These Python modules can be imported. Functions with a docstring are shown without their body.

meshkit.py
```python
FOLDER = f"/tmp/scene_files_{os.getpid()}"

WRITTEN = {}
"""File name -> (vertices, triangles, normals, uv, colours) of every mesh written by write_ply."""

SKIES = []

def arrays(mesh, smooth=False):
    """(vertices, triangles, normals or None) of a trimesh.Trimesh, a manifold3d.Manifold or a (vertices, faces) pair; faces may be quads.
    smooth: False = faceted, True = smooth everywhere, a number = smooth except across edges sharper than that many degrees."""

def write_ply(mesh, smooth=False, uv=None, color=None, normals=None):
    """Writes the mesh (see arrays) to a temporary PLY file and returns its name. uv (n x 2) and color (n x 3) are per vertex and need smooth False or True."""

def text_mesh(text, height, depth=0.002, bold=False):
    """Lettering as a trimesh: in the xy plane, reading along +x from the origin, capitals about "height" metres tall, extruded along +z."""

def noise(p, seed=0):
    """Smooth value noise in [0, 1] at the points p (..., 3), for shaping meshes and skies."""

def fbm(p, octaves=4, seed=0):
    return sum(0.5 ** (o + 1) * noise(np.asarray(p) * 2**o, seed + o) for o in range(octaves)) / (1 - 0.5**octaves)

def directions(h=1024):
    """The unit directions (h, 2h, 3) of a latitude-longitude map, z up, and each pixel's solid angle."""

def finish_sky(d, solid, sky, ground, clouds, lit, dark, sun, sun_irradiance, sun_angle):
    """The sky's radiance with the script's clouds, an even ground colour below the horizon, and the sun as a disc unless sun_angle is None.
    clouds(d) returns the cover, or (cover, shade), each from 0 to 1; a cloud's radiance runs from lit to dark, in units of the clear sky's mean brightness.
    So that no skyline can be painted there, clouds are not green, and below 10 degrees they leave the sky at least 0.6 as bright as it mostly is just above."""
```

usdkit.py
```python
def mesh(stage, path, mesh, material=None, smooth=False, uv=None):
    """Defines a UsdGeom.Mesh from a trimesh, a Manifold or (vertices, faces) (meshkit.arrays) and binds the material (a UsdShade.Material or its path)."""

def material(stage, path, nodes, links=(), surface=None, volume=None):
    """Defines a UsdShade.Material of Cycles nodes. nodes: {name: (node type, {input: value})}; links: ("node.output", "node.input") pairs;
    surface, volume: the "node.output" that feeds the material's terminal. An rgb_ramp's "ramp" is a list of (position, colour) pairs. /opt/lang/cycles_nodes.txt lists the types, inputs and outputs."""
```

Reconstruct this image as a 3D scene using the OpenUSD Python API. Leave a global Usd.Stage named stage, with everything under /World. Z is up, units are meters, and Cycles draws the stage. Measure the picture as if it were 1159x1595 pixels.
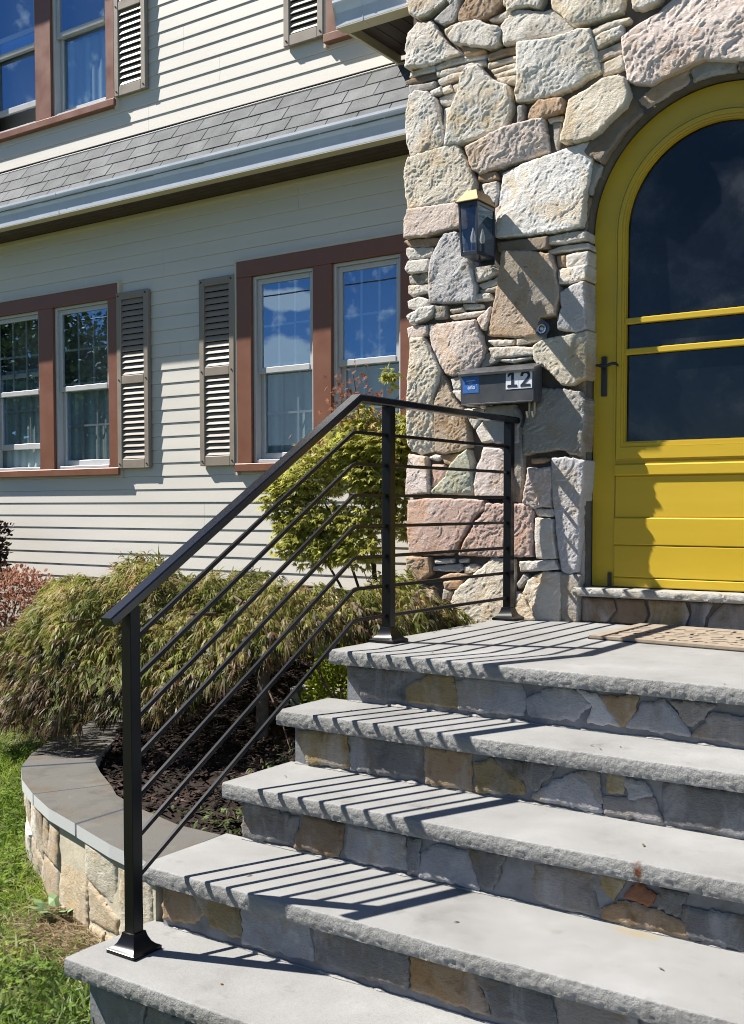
import math, random
import numpy as np, trimesh, usdkit, meshkit
import manifold3d as m3
from shapely.geometry import Polygon, Point, LineString
from shapely import affinity, prepared
from scipy.spatial import Delaunay
from pxr import Gf, Sdf, Usd, UsdGeom, UsdLux, UsdShade

stage = Usd.Stage.CreateInMemory()
UsdGeom.SetStageUpAxis(stage, "Z")
UsdGeom.SetStageMetersPerUnit(stage, 1.0)
WORLD = UsdGeom.Xform.Define(stage, "/World").GetPrim()
stage.SetDefaultPrim(WORLD)
UsdGeom.Scope.Define(stage, "/World/Looks")

# ---------------------------------------------------------------- camera
CAM = (2.276, -3.420, 0.513)
YAW, PITCH, ROLL = 0.602541, -0.0460234, -0.0007027
FPX, CXPX, CYPX, WPX, HPX = 1686.25, 579.5, 867.68, 1159.0, 1595.0
cam = UsdGeom.Camera.Define(stage, "/World/camera")
AP = 36.0
cam.CreateHorizontalApertureAttr(AP)
cam.CreateVerticalApertureAttr(AP * HPX / WPX)
cam.CreateFocalLengthAttr(FPX / WPX * AP)
cam.CreateVerticalApertureOffsetAttr((CYPX - HPX / 2) / WPX * AP)
cam.CreateHorizontalApertureOffsetAttr(0.0)
cam.CreateClippingRangeAttr(Gf.Vec2f(0.05, 2000))
EXPOSURE = 1.24
cam.CreateExposureAttr(EXPOSURE)
c_, s_ = math.cos(YAW), math.sin(YAW)
fwd, rgt, up_ = np.array([-s_, c_, 0]), np.array([c_, s_, 0]), np.array([0, 0, 1.0])
f2 = fwd * math.cos(PITCH) + up_ * math.sin(PITCH)
u2 = -fwd * math.sin(PITCH) + up_ * math.cos(PITCH)
r3 = rgt * math.cos(ROLL) + u2 * math.sin(ROLL)
u3 = -rgt * math.sin(ROLL) + u2 * math.cos(ROLL)
mat = Gf.Matrix4d(1.0)
for i, v in enumerate((r3, u3, -f2)):
    mat.SetRow(i, Gf.Vec4d(*map(float, v), 0))
mat.SetRow(3, Gf.Vec4d(*CAM, 1))
cam.AddTransformOp().Set(mat)

# ---------------------------------------------------------------- sun and sky
SUN_AZ = math.radians(20.0)          # light travels towards (+x cos, +y sin)
SUN_EL = math.radians(48.0)
to_sun = np.array([-math.cos(SUN_AZ) * math.cos(SUN_EL), -math.sin(SUN_AZ) * math.cos(SUN_EL), math.sin(SUN_EL)])
sun = UsdLux.DistantLight.Define(stage, "/World/sun")
sun.CreateIntensityAttr(1.25)
sun.CreateAngleAttr(0.53)
sun.CreateNormalizeAttr(True)
sun.CreateColorAttr(Gf.Vec3f(1.0, 0.95, 0.87))
zax = to_sun
xax = np.cross([0, 0, 1.0], zax); xax /= np.linalg.norm(xax)
yax = np.cross(zax, xax)
sm = Gf.Matrix4d(1.0)
for i, v in enumerate((xax, yax, zax)):
    sm.SetRow(i, Gf.Vec4d(*map(float, v), 0))
sun.AddTransformOp().Set(sm)

SKY_STRENGTH = 0.056
CLOUD = 5.0
sky = UsdLux.DomeLight.Define(stage, "/World/sky")
sky.CreateIntensityAttr(1.0)
sky_mat = usdkit.material(stage, "/World/Looks/sky", {
    "sky": ("sky_texture", {"sky_type": "single_scattering", "sun_disc": False, "sun_elevation": SUN_EL,
                            "sun_rotation": math.atan2(to_sun[0], to_sun[1]), "air_density": 0.6, "aerosol_density": 0.15, "ozone_density": 2.5}),
    "hs": ("hsv", {"saturation": 1.25}),
    "tc": ("texture_coordinate", {}),
    "map": ("mapping", {"scale": (1.0, 1.0, 2.6), "location": (0.3, 1.7, 0.0)}),
    "n": ("noise_texture", {"scale": 2.6, "detail": 9.0, "roughness": 0.55}),
    "r": ("rgb_ramp", {"ramp": [(0.0, (0, 0, 0)), (0.60, (0, 0, 0)), (0.70, (0.85, 0.85, 0.85)), (1.0, (1, 1, 1))]}),
    "mix": ("mix_color", {"b": (CLOUD, CLOUD * 1.01, CLOUD * 1.04), "use_clamp": False}),
    # two cumulus over the street opposite, which the right window mirrors
    "c1": ("mapping", {"scale": (30.0, 30.0, 85.0), "location": (0.616 * 30, 0.765 * 30, -0.186 * 85)}),
    "c2": ("mapping", {"scale": (27.0, 27.0, 46.0), "location": (0.624 * 27, 0.768 * 27, -0.136 * 46)}),
    "g1": ("gradient_texture", {"gradient_type": "spherical"}),
    "g2": ("gradient_texture", {"gradient_type": "spherical"}),
    "cn": ("noise_texture", {"scale": 55.0, "detail": 7.0, "roughness": 0.6}),
    "gm": ("math", {"math_type": "maximum"}),
    "ga": ("math", {"math_type": "multiply_add", "value2": 1.1}),
    "gr": ("rgb_ramp", {"ramp": [(0.55, (0, 0, 0)), (0.80, (1, 1, 1))]}),
    "mix2": ("mix_color", {"b": (CLOUD * 2, CLOUD * 2.02, CLOUD * 2.08), "use_clamp": False}),
    "bg": ("background_shader", {"strength": SKY_STRENGTH}),
}, [("tc.generated", "map.vector"), ("map.vector", "n.vector"), ("n.fac", "r.fac"), ("r.color", "mix.fac"),
    ("tc.generated", "c1.vector"), ("tc.generated", "c2.vector"), ("c1.vector", "g1.vector"), ("c2.vector", "g2.vector"), ("tc.generated", "cn.vector"),
    ("g1.fac", "gm.value1"), ("g2.fac", "gm.value2"), ("gm.value", "ga.value1"), ("cn.fac", "ga.value3"), ("ga.value", "gr.fac"), ("gr.color", "mix2.fac"),
    ("sky.color", "hs.color"), ("hs.color", "mix.a"), ("mix.result", "mix2.a"), ("mix2.result", "bg.color")], surface="bg.background")
UsdShade.MaterialBindingAPI.Apply(sky.GetPrim()).Bind(sky_mat)
sky.GetPrim().SetCustomDataByKey("kind", "structure")

# ---------------------------------------------------------------- helpers
_names = {}


def numbered(parent, name):
    k = (parent, name)
    n = _names.get(k, 0)
    _names[k] = n + 1
    return f"{parent}/{name}" if n == 0 else f"{parent}/{name}_{n:03d}"


def tag(p, label=None, category=None, group=None, kind=None):
    for k, v in (("label", label), ("category", category), ("group", group), ("kind", kind)):
        if v:
            p.SetCustomDataByKey(k, v)
    return p


def ppath(p):
    return "/World" if p is None else str(p.GetPath())


def thing(name, label, category, group=None, loc=(0, 0, 0)):
    x = UsdGeom.Xform.Define(stage, numbered("/World", name))
    if any(loc):
        x.AddTranslateOp().Set(Gf.Vec3d(*loc))
    return tag(x.GetPrim(), label, category, group)


def obj(name, mesh, material, parent=None, smooth=False, **t):
    if isinstance(mesh, list):
        mesh = trimesh.util.concatenate(mesh)
    return tag(usdkit.mesh(stage, numbered(ppath(parent), name), mesh, material, smooth=smooth).GetPrim(), **t)


def M(v, f):
    return trimesh.Trimesh(np.asarray(v, float), np.asarray(f, int), process=False)


def box(x0, x1, y0, y1, z0, z1, ch=0.0):
    """Box, with the edges chamfered by ch."""
    if ch <= 0:
        b = trimesh.creation.box((x1 - x0, y1 - y0, z1 - z0))
        b.apply_translation(((x0 + x1) / 2, (y0 + y1) / 2, (z0 + z1) / 2))
        return b
    pts = []
    for sx in (0, 1):
        for sy in (0, 1):
            for sz in (0, 1):
                for k in range(3):
                    d = [ch, ch, ch]; d[k] = 0
                    pts.append([(x0 + d[0], x1 - d[0])[sx], (y0 + d[1], y1 - d[1])[sy], (z0 + d[2], z1 - d[2])[sz]])
    return trimesh.convex.convex_hull(np.array(pts))


def bar(p, q, w, h, ch=0.0015, upv=(0, 0, 1)):
    """Square-section bar from p to q: w across, h upwards."""
    p, q = np.array(p, float), np.array(q, float)
    d = q - p; L = np.linalg.norm(d); d /= L
    s = np.cross(d, upv); s /= np.linalg.norm(s)
    u = np.cross(s, d)
    b = box(-w / 2, w / 2, 0, L, -h / 2, h / 2, ch)
    T = np.eye(4); T[:3, 0], T[:3, 1], T[:3, 2], T[:3, 3] = s, d, u, p
    b.apply_transform(T)
    return b


def tube(points, radii, n=7):
    pts = np.asarray(points, float); radii = np.broadcast_to(radii, len(pts))
    V, F = [], []
    for i, p in enumerate(pts):
        d = pts[min(i + 1, len(pts) - 1)] - pts[max(i - 1, 0)]
        d /= np.linalg.norm(d) + 1e-12
        a = np.cross(d, [0.31, 0.17, 0.93]); a /= np.linalg.norm(a)
        b = np.cross(d, a)
        for k in range(n):
            t = 2 * math.pi * k / n
            V.append(p + radii[i] * (a * math.cos(t) + b * math.sin(t)))
    for i in range(len(pts) - 1):
        for k in range(n):
            k2 = (k + 1) % n
            F += [[i * n + k, i * n + k2, (i + 1) * n + k2], [i * n + k, (i + 1) * n + k2, (i + 1) * n + k]]
    V += [pts[0], pts[-1]]
    a, b = len(V) - 2, len(V) - 1
    for k in range(n):
        k2 = (k + 1) % n
        F += [[a, k2, k], [b, (len(pts) - 1) * n + k, (len(pts) - 1) * n + k2]]
    return M(V, F)


def extrude_x(profile, x0, x1):
    """Profile: (y, z) loop, extruded from x0 to x1."""
    poly = Polygon(profile)
    m = trimesh.creation.extrude_polygon(poly, x1 - x0, engine="earcut")
    T = np.array([[0, 0, 1, x0], [1, 0, 0, 0], [0, 1, 0, 0], [0, 0, 0, 1.0]])
    m.apply_transform(T)
    return m


def extrude_y(poly, y0, y1):
    """Polygon in (x, z) extruded from y0 to y1 (y1 > y0)."""
    m = trimesh.creation.extrude_polygon(poly, y1 - y0, engine="earcut")
    T = np.array([[1, 0, 0, 0], [0, 0, -1, y1], [0, 1, 0, 0], [0, 0, 0, 1.0]])
    m.apply_transform(T)
    return m


def to_man(t):
    return m3.Manifold(m3.Mesh(np.asarray(t.vertices, np.float32), np.asarray(t.faces, np.uint32)))


def stone(poly, seed, front, back, res=0.011, bulge=0.014, rough=0.006, tilt=0.006, edge=0.008, layers=0.0, chip=0.004):
    """A split-faced stone. poly in (u, v); returns (u, v, h) vertices, h = height of the front over the wall plane (front is its mean), back its rear."""
    rng = np.random.default_rng(seed)
    P = Polygon(poly).buffer(0)
    if P.geom_type != "Polygon":
        P = max(P.geoms, key=lambda g: g.area)
    P = P.buffer(-0.006, join_style=2).buffer(0.006, quad_segs=3)
    if P.is_empty:
        P = Polygon(poly).buffer(0)
    if P.geom_type != "Polygon":
        P = max(P.geoms, key=lambda g: g.area)
    L = P.exterior.length
    n = max(12, int(L / (res * 0.9)))
    ring = np.array([P.exterior.interpolate(i / n, normalized=True).coords[0] for i in range(n)])
    cen = np.array(P.centroid.coords[0])
    o3 = np.column_stack([ring * 45, np.full(n, seed * 1.7)])
    o4 = np.column_stack([ring * 130, np.full(n, seed * 1.3)])
    d = ring - cen; d /= np.linalg.norm(d, axis=1)[:, None] + 1e-9
    ring = ring + d * (((meshkit.fbm(o3, 3, 3) - 0.5) * 2 * chip) + (meshkit.noise(o4, 5) - 0.5) * chip * 0.8)[:, None]
    Q = Polygon(ring).buffer(0)
    if Q.geom_type != "Polygon":
        Q = max(Q.geoms, key=lambda g: g.area)
        ring = np.array(Q.exterior.coords[:-1]); n = len(ring)
    ext = Q.exterior
    x0, y0, x1, y1 = Q.bounds
    gx, gy = np.meshgrid(np.arange(x0, x1, res), np.arange(y0, y1, res * 0.87))
    gx = gx + (np.arange(gx.shape[0]) % 2)[:, None] * res / 2
    g = np.column_stack([gx.ravel(), gy.ravel()])
    g += rng.normal(0, res * 0.16, g.shape)
    import shapely
    inside = shapely.contains_xy(Q, g[:, 0], g[:, 1])
    g = g[inside]
    if len(g):
        dd = shapely.distance(shapely.points(g), ext)
        g, dd = g[dd > res * 0.45], dd[dd > res * 0.45]
    inner = ring + (cen - ring) * 0.0
    pts = np.vstack([ring, g])
    dist = np.concatenate([np.zeros(n), dd if len(g) else []])
    tri = Delaunay(pts).simplices
    c = pts[tri].mean(1)
    tri = tri[shapely.contains_xy(Q, c[:, 0], c[:, 1])]
    a = pts[tri]
    ar = (a[:, 1, 0] - a[:, 0, 0]) * (a[:, 2, 1] - a[:, 0, 1]) - (a[:, 1, 1] - a[:, 0, 1]) * (a[:, 2, 0] - a[:, 0, 0])
    tri = np.where((ar < 0)[:, None], tri[:, ::-1], tri)
    size = math.sqrt(Q.area)
    # flat, faceted split face with a directional grain of small chips
    ca, sa = math.cos(0.75), math.sin(0.75)
    uu, vv = pts[:, 0] * ca + pts[:, 1] * sa, -pts[:, 0] * sa + pts[:, 1] * ca
    one = np.full(len(pts), 1.0)
    wp = meshkit.fbm(np.column_stack([pts * 14, one * seed]), 2, 17) * .05
    uu, vv = uu + wp, vv + (meshkit.noise(np.column_stack([pts * 19, one * seed]), 23) - .5) * .05
    q1 = np.column_stack([uu * 6, vv * 9, one * seed * 3.1])
    q2 = np.column_stack([uu * 22, vv * 58, one * seed * 7.7])
    q3 = np.column_stack([uu * 95, vv * 150, one * seed * 5.3])
    k = min(1.0, size / 0.16)
    fac = -np.max([one * 0] + [((pts - cen) @ rng.normal(0, .055, 2)) - rng.uniform(.0, .016) for _ in range(5)], axis=0)
    rel = fac * k + (meshkit.fbm(q1, 2, 11) - 0.5) * 1.1 * rough * k + (meshkit.fbm(q2, 4, 4) - 0.5) * 0.62 * rough + (meshkit.noise(q3, 9) - 0.5) * rough * 0.40
    tx, tz = rng.normal(0, tilt, 2)
    rel = rel + (tx * (pts[:, 0] - cen[0]) + tz * (pts[:, 1] - cen[1])) / max(size, 0.02) * k
    if layers:
        rel = rel + layers * np.sign(np.sin(pts[:, 1] * 210 + 9 * meshkit.noise(q1, 2))) * 0.6
    h = front - bulge + rel + bulge * (1 - np.exp(-dist / edge))
    h[:n] = np.minimum(h[:n], front - bulge * 0.85 + rel[:n])
    V = np.column_stack([pts, h])
    B = np.column_stack([ring, np.full(n, back)])
    N = len(V)
    F = [tri]
    i = np.arange(n); j = (i + 1) % n
    ccw = Polygon(ring).exterior.is_ccw
    s1, s2 = np.column_stack([i, N + i, N + j]), np.column_stack([i, N + j, j])
    if not ccw:
        s1, s2 = s1[:, ::-1], s2[:, ::-1]
    F += [s1, s2]
    return np.vstack([V, B]), np.vstack(F)


def facing(vf, Y):
    """(u, v, h) -> the plane y = Y facing -y."""
    v, f = vf
    return M(np.column_stack([v[:, 0], Y - v[:, 2], v[:, 1]]), f)


# ---------------------------------------------------------------- materials
LK = "/World/Looks/"


def mat_simple(name, col, rough=0.5, spec=0.5, metal=0.0, noise=0.0, nscale=20.0, bump=0.0, bscale=80.0, bdist=0.002, isl=0.0, extra=None, stretch=(1, 1, 1)):
    c = np.array(col, float)
    nodes = {"p": ("principled_bsdf", {"base_color": tuple(c), "roughness": rough, "specular_ior_level": spec, "metallic": metal, **(extra or {})})}
    links = []
    if noise or bump:
        nodes["g"] = ("geometry", {})
        nodes["mp"] = ("mapping", {"scale": stretch})
        links.append(("g.position", "mp.vector"))
    if noise:
        nodes["n"] = ("noise_texture", {"scale": nscale, "detail": 6.0, "roughness": 0.6})
        nodes["r"] = ("rgb_ramp", {"ramp": [(0.25, tuple(c * (1 - noise))), (0.5, tuple(c)), (0.78, tuple(np.minimum(c * (1 + noise), 0.95)))]})
        links += [("mp.vector", "n.vector"), ("n.fac", "r.fac")]
        out = "r.color"
        if isl:
            nodes["h"] = ("hsv", {"hue": 0.5, "saturation": 1.0})
            nodes["mr"] = ("map_range", {"from_min": 0.0, "from_max": 1.0, "to_min": 1 - isl, "to_max": 1 + isl})
            links += [("g.random_per_island", "mr.value"), ("mr.result", "h.value"), (out, "h.color")]
            out = "h.color"
        links.append((out, "p.base_color"))
        nodes["rr"] = ("map_range", {"from_min": 0.3, "from_max": 0.7, "to_min": max(rough - 0.12, 0.03), "to_max": min(rough + 0.12, 1)})
        links += [("n.fac", "rr.value"), ("rr.result", "p.roughness")]
    if bump:
        nodes["bn"] = ("noise_texture", {"scale": bscale, "detail": 5.0, "roughness": 0.6})
        nodes["b"] = ("bump", {"strength": bump, "distance": bdist})
        links += [("mp.vector", "bn.vector"), ("bn.fac", "b.height"), ("b.normal", "p.normal")]
    return usdkit.material(stage, LK + name, nodes, links, surface="p.BSDF")


def mat_stone(name, cols, scale=7.0, bump=1.0, bscale=150.0, pits=0.0, dist=0.0075, rough=0.85, seedv=0.0, eff=0.0, side=None, rust=0.8):
    """Split stone: three tones mixed by noise, mineral specks, fine chipped relief and optional pits."""
    a, b, c = cols
    nodes = {
        "g": ("geometry", {}),
        "mp": ("mapping", {"rotation": (0, 0.75, 0), "scale": (1.0, 1.0, 2.1), "location": (seedv, seedv * 2, seedv * 3)}),
        "n1": ("noise_texture", {"scale": scale, "detail": 8.0, "roughness": 0.62, "distortion": 0.4}),
        "r1": ("rgb_ramp", {"ramp": [(0.30, a), (0.46, b), (0.58, b), (0.72, c)]}),
        "n2": ("noise_texture", {"scale": 190.0, "detail": 3.0, "roughness": 0.7}),
        "r2": ("rgb_ramp", {"ramp": [(0.30, (0.35, 0.34, 0.33)), (0.40, (1, 1, 1)), (0.62, (1, 1, 1)), (0.74, (1.0, 1.0, 1.0))]}),
        "mx": ("mix_color", {"blend_type": "multiply", "fac": 0.75}),
        "n6": ("noise_texture", {"scale": scale * .8, "detail": 6.0, "roughness": 0.66, "distortion": 0.3}), "of": ("mapping", {"location": (3.1 + seedv, 7.7, 1.3)}),
        "r6": ("rgb_ramp", {"ramp": [(0.50, (1, 1, 1)), (0.60, (0.97, 0.86, 0.70)), (0.72, (0.86, 0.66, 0.45))]}),
        "m6": ("mix_color", {"blend_type": "multiply", "fac": rust}),
        "n3": ("noise_texture", {"scale": bscale, "detail": 6.0, "roughness": 0.68, "distortion": 0.6}),
        "n4": ("noise_texture", {"scale": bscale * .42, "detail": 3.0, "roughness": 0.6, "distortion": 1.2}),
        "ad": ("math", {"math_type": "multiply_add", "value2": 0.5}),
        "b": ("bump", {"strength": bump, "distance": dist}),
        "p": ("principled_bsdf", {"roughness": rough, "specular_ior_level": 0.2}),
    }
    links = [("g.position", "mp.vector"), ("g.position", "n1.vector"), ("n1.fac", "r1.fac"), ("g.position", "n2.vector"), ("n2.fac", "r2.fac"),
             ("r1.color", "mx.a"), ("r2.color", "mx.b"), ("g.position", "of.vector"), ("of.vector", "n6.vector"), ("n6.fac", "r6.fac"), ("mx.result", "m6.a"), ("r6.color", "m6.b"), ("mp.vector", "n3.vector"), ("mp.vector", "n4.vector"), ("n4.fac", "ad.value1"), ("n3.fac", "ad.value3"), ("ad.value", "b.height"), ("b.normal", "p.normal")]
    out = "m6.result"
    if pits:
        nodes["v"] = ("noise_texture", {"scale": 34.0, "detail": 2.0, "roughness": 0.5})
        nodes["vr"] = ("rgb_ramp", {"ramp": [(0.0, (0.12, 0.12, 0.12)), (0.26, (0.2, 0.2, 0.2)), (0.33, (1, 1, 1)), (1, (1, 1, 1))]})
        nodes["mv"] = ("mix_color", {"blend_type": "multiply", "fac": pits})
        links += [("mp.vector", "v.vector"), ("v.fac", "vr.fac"), (out, "mv.a"), ("vr.color", "mv.b")]
        out = "mv.result"
    if eff:      # lime bloom in vertical smears
        nodes |= {"em": ("mapping", {"scale": (11.0, 11.0, 4.0), "location": (seedv, 0, 0)}), "en": ("noise_texture", {"scale": 1.0, "detail": 7.0, "roughness": 0.68, "distortion": 0.5}),
                  "er": ("rgb_ramp", {"ramp": [(0.50, (0, 0, 0)), (0.66, (eff, eff, eff))]}), "ex": ("mix_color", {"b": (0.43, 0.43, 0.445)})}
        links += [("g.position", "em.vector"), ("em.vector", "en.vector"), ("en.fac", "er.fac"), ("er.color", "ex.fac"), (out, "ex.a")]
        out = "ex.result"
    if side:     # weathered top, cleaner sides
        nodes |= {"sx": ("separate_xyz", {}), "sr": ("map_range", {"from_min": 0.3, "from_max": 0.9, "to_min": 1.0, "to_max": 0.0, "clamp": True}), "sm": ("mix_color", {"b": side})}
        links += [("g.true_normal", "sx.vector"), ("sx.z", "sr.value"), ("sr.result", "sm.fac"), (out, "sm.a")]
        out = "sm.result"
    links.append((out, "p.base_color"))
    return usdkit.material(stage, LK + name, nodes, links, surface="p.BSDF")


def mat_leaf(name, cols, transl=0.35, rough=0.5, hgt=None):
    """Leaves: every leaf (mesh island) takes a colour of its own from the ramp."""
    n = len(cols)
    ramp = [((i + 0.5) / n, c) for i, c in enumerate(cols)]
    nodes = {
        "g": ("geometry", {}),
        "r": ("rgb_ramp", {"ramp": ramp}),
        "p": ("principled_bsdf", {"roughness": rough, "specular_ior_level": 0.15}),
        "t": ("translucent_bsdf", {}),
        "m": ("mix_closure", {"fac": transl}),
    }
    links = [("r.color", "p.base_color"), ("r.color", "t.color"), ("p.BSDF", "m.closure1"), ("t.BSDF", "m.closure2")]
    nodes["n"] = ("noise_texture", {"scale": 5.0, "detail": 2.0})
    nodes["a1"] = ("math", {"math_type": "multiply", "value2": 0.55})
    nodes["a2"] = ("math", {"math_type": "multiply_add", "value2": 2.3, "value3": -0.95})
    nodes["a3"] = ("math", {"math_type": "add"})
    links += [("g.position", "n.vector"), ("g.random_per_island", "a1.value1"), ("n.fac", "a2.value1"), ("a1.value", "a3.value1"), ("a2.value", "a3.value2"), ("a3.value", "r.fac")]
    return usdkit.material(stage, LK + name, nodes, links, surface="m.closure")


def mat_pane(name, base=.27, tint=(0.9, 0.94, 0.95), rough=0.0, gcol=(.48, .72, 1.0)):
    """A thin pane, the same from both sides: the mirror share grows towards grazing angles."""
    return usdkit.material(stage, LK + name, {
        "lw": ("layer_weight", {"blend": 0.5}),
        "pw": ("math", {"math_type": "power", "value2": 3.5}),
        "ma": ("math", {"math_type": "multiply_add", "value2": 0.7, "value3": base, "use_clamp": True}),
        "g": ("geometry", {}),
        "n": ("noise_texture", {"scale": 1.6, "detail": 2.0}),
        "b": ("bump", {"strength": 0.012, "distance": 0.02}),
        "t": ("transparent_bsdf", {"color": tint}),
        "s": ("glossy_bsdf", {"roughness": rough, "color": gcol}),
        "m": ("mix_closure", {}),
    }, [("lw.facing", "pw.value1"), ("pw.value", "ma.value1"), ("ma.value", "m.fac"), ("g.position", "n.vector"), ("n.fac", "b.height"), ("b.normal", "s.normal"), ("t.BSDF", "m.closure1"), ("s.BSDF", "m.closure2")], surface="m.closure")


MS = {
    "w": mat_stone("stone_pale_grey", [(.50, .44, .37), (.67, .63, .575), (.74, .72, .68)], seedv=0.3),
    "W": mat_stone("stone_white", [(.64, .60, .55), (.76, .745, .72), (.79, .785, .77)], seedv=5.1),
    "y": mat_stone("stone_white_ochre", [(.58, .55, .50), (.74, .715, .67), (.68, .58, .39)], scale=4.5, seedv=8.2),
    "c": mat_stone("stone_cream", [(.48, .42, .335), (.68, .615, .51), (.74, .69, .60)], seedv=1.4),
    "k": mat_stone("stone_cream_pitted", [(.44, .38, .29), (.60, .545, .44), (.65, .615, .535)], pits=0.85, seedv=2.2),
    "p": mat_stone("stone_pink_grey", [(.50, .385, .335), (.66, .56, .50), (.71, .64, .59)], pits=0.35, seedv=3.3),
    "q": mat_stone("stone_rose", [(.46, .365, .34), (.63, .535, .495), (.70, .64, .57)], scale=5.0, bump=1.0, dist=0.006, bscale=110.0, seedv=9.1),
    "P": mat_stone("stone_pale_pink", [(.53, .40, .35), (.62, .54, .505), (.58, .42, .385)], seedv=4.7),
    "R": mat_stone("stone_red_streaked", [(.52, .47, .445), (.56, .405, .345), (.60, .525, .44)], scale=5.0, seedv=6.6),
    "t": mat_stone("stone_tan", [(.28, .17, .10), (.46, .33, .23), (.55, .45, .34)], scale=9, seedv=7.7),
    "T": mat_stone("stone_tan_grey", [(.36, .265, .19), (.50, .40, .315), (.46, .41, .37)], pits=0.6, seedv=1.9),
    "o": mat_stone("stone_ochre", [(.30, .19, .10), (.45, .36, .27), (.50, .44, .36)], scale=9, seedv=2.9),
    "g": mat_stone("stone_grey", [(.27, .25, .22), (.38, .36, .325), (.46, .44, .41)], seedv=3.9),
    "v": mat_stone("stone_lavender_grey", [(.40, .385, .395), (.54, .525, .53), (.62, .60, .59)], pits=0.5, seedv=4.9),
    "l": mat_stone("stone_bluish_grey", [(.32, .305, .30), (.45, .43, .42), (.54, .51, .49)], seedv=5.9),
    "b": mat_stone("stone_dark_brown", [(.17, .13, .10), (.27, .215, .165), (.34, .28, .23)], pits=0.4, seedv=6.9),
    "e": mat_stone("stone_greenish", [(.38, .38, .28), (.52, .52, .41), (.60, .59, .51)], seedv=7.9),
}
MR = {
    "d": mat_stone("riser_slate_grey", [(.085, .087, .088), (.155, .155, .155), (.24, .235, .23)], scale=11, bump=.9, dist=.005, bscale=85, eff=.42),
    "o": mat_stone("riser_olive_brown", [(.15, .11, .05), (.26, .205, .11), (.33, .29, .21)], scale=11, bump=.9, dist=.005, bscale=85, eff=.42, seedv=1),
    "l": mat_stone("riser_pale_grey", [(.20, .205, .22), (.29, .295, .31), (.40, .40, .415)], scale=11, bump=.9, dist=.005, bscale=85, eff=.42, seedv=2),
    "w": mat_stone("riser_white_grey", [(.32, .32, .34), (.44, .44, .45), (.52, .52, .53)], scale=11, bump=.9, dist=.005, bscale=85, eff=.42, seedv=3),
    "t": mat_stone("riser_tan", [(.16, .105, .055), (.28, .205, .13), (.36, .295, .215)], scale=13, bump=.8, dist=.004, bscale=75, eff=.35, seedv=4),
    "g": mat_stone("riser_mid_grey", [(.13, .125, .12), (.24, .225, .21), (.33, .305, .28)], scale=11, bump=.9, dist=.005, bscale=85, eff=.42, seedv=5),
    "b": mat_stone("riser_brown", [(.11, .075, .05), (.19, .14, .095), (.25, .205, .16)], scale=13, bump=.8, dist=.004, bscale=75, eff=.35, seedv=6),
    "r": mat_stone("riser_rust_red", [(.13, .055, .03), (.21, .10, .06), (.25, .15, .10)], scale=15, bump=.6, dist=.004, bscale=55, seedv=7),
}
mortar = mat_simple("mortar", (.115, .105, .095), .95, .2, noise=.35, nscale=14, bump=.7, bscale=140, bdist=.004)
mortar_blue = mat_simple("mortar_bluish", (.185, .19, .20), .92, .2, noise=.45, nscale=12, bump=.6, bscale=110, bdist=.003)
mortar_pale = mat_simple("mortar_pale", (.30, .29, .27), .95, .2, noise=.2, nscale=30, bump=.8, bscale=120, bdist=.004)
siding = mat_simple("siding_cream", (.62, .59, .54), .55, .35, noise=.075, nscale=3.5, bump=.10, bscale=120, bdist=.0006, isl=.012, stretch=(.15, 1, 1))
trim_brown = mat_simple("trim_brown", (.185, .074, .042), .45, .4, noise=.08, nscale=6, bump=.12, bscale=60, bdist=.0006)
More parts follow.
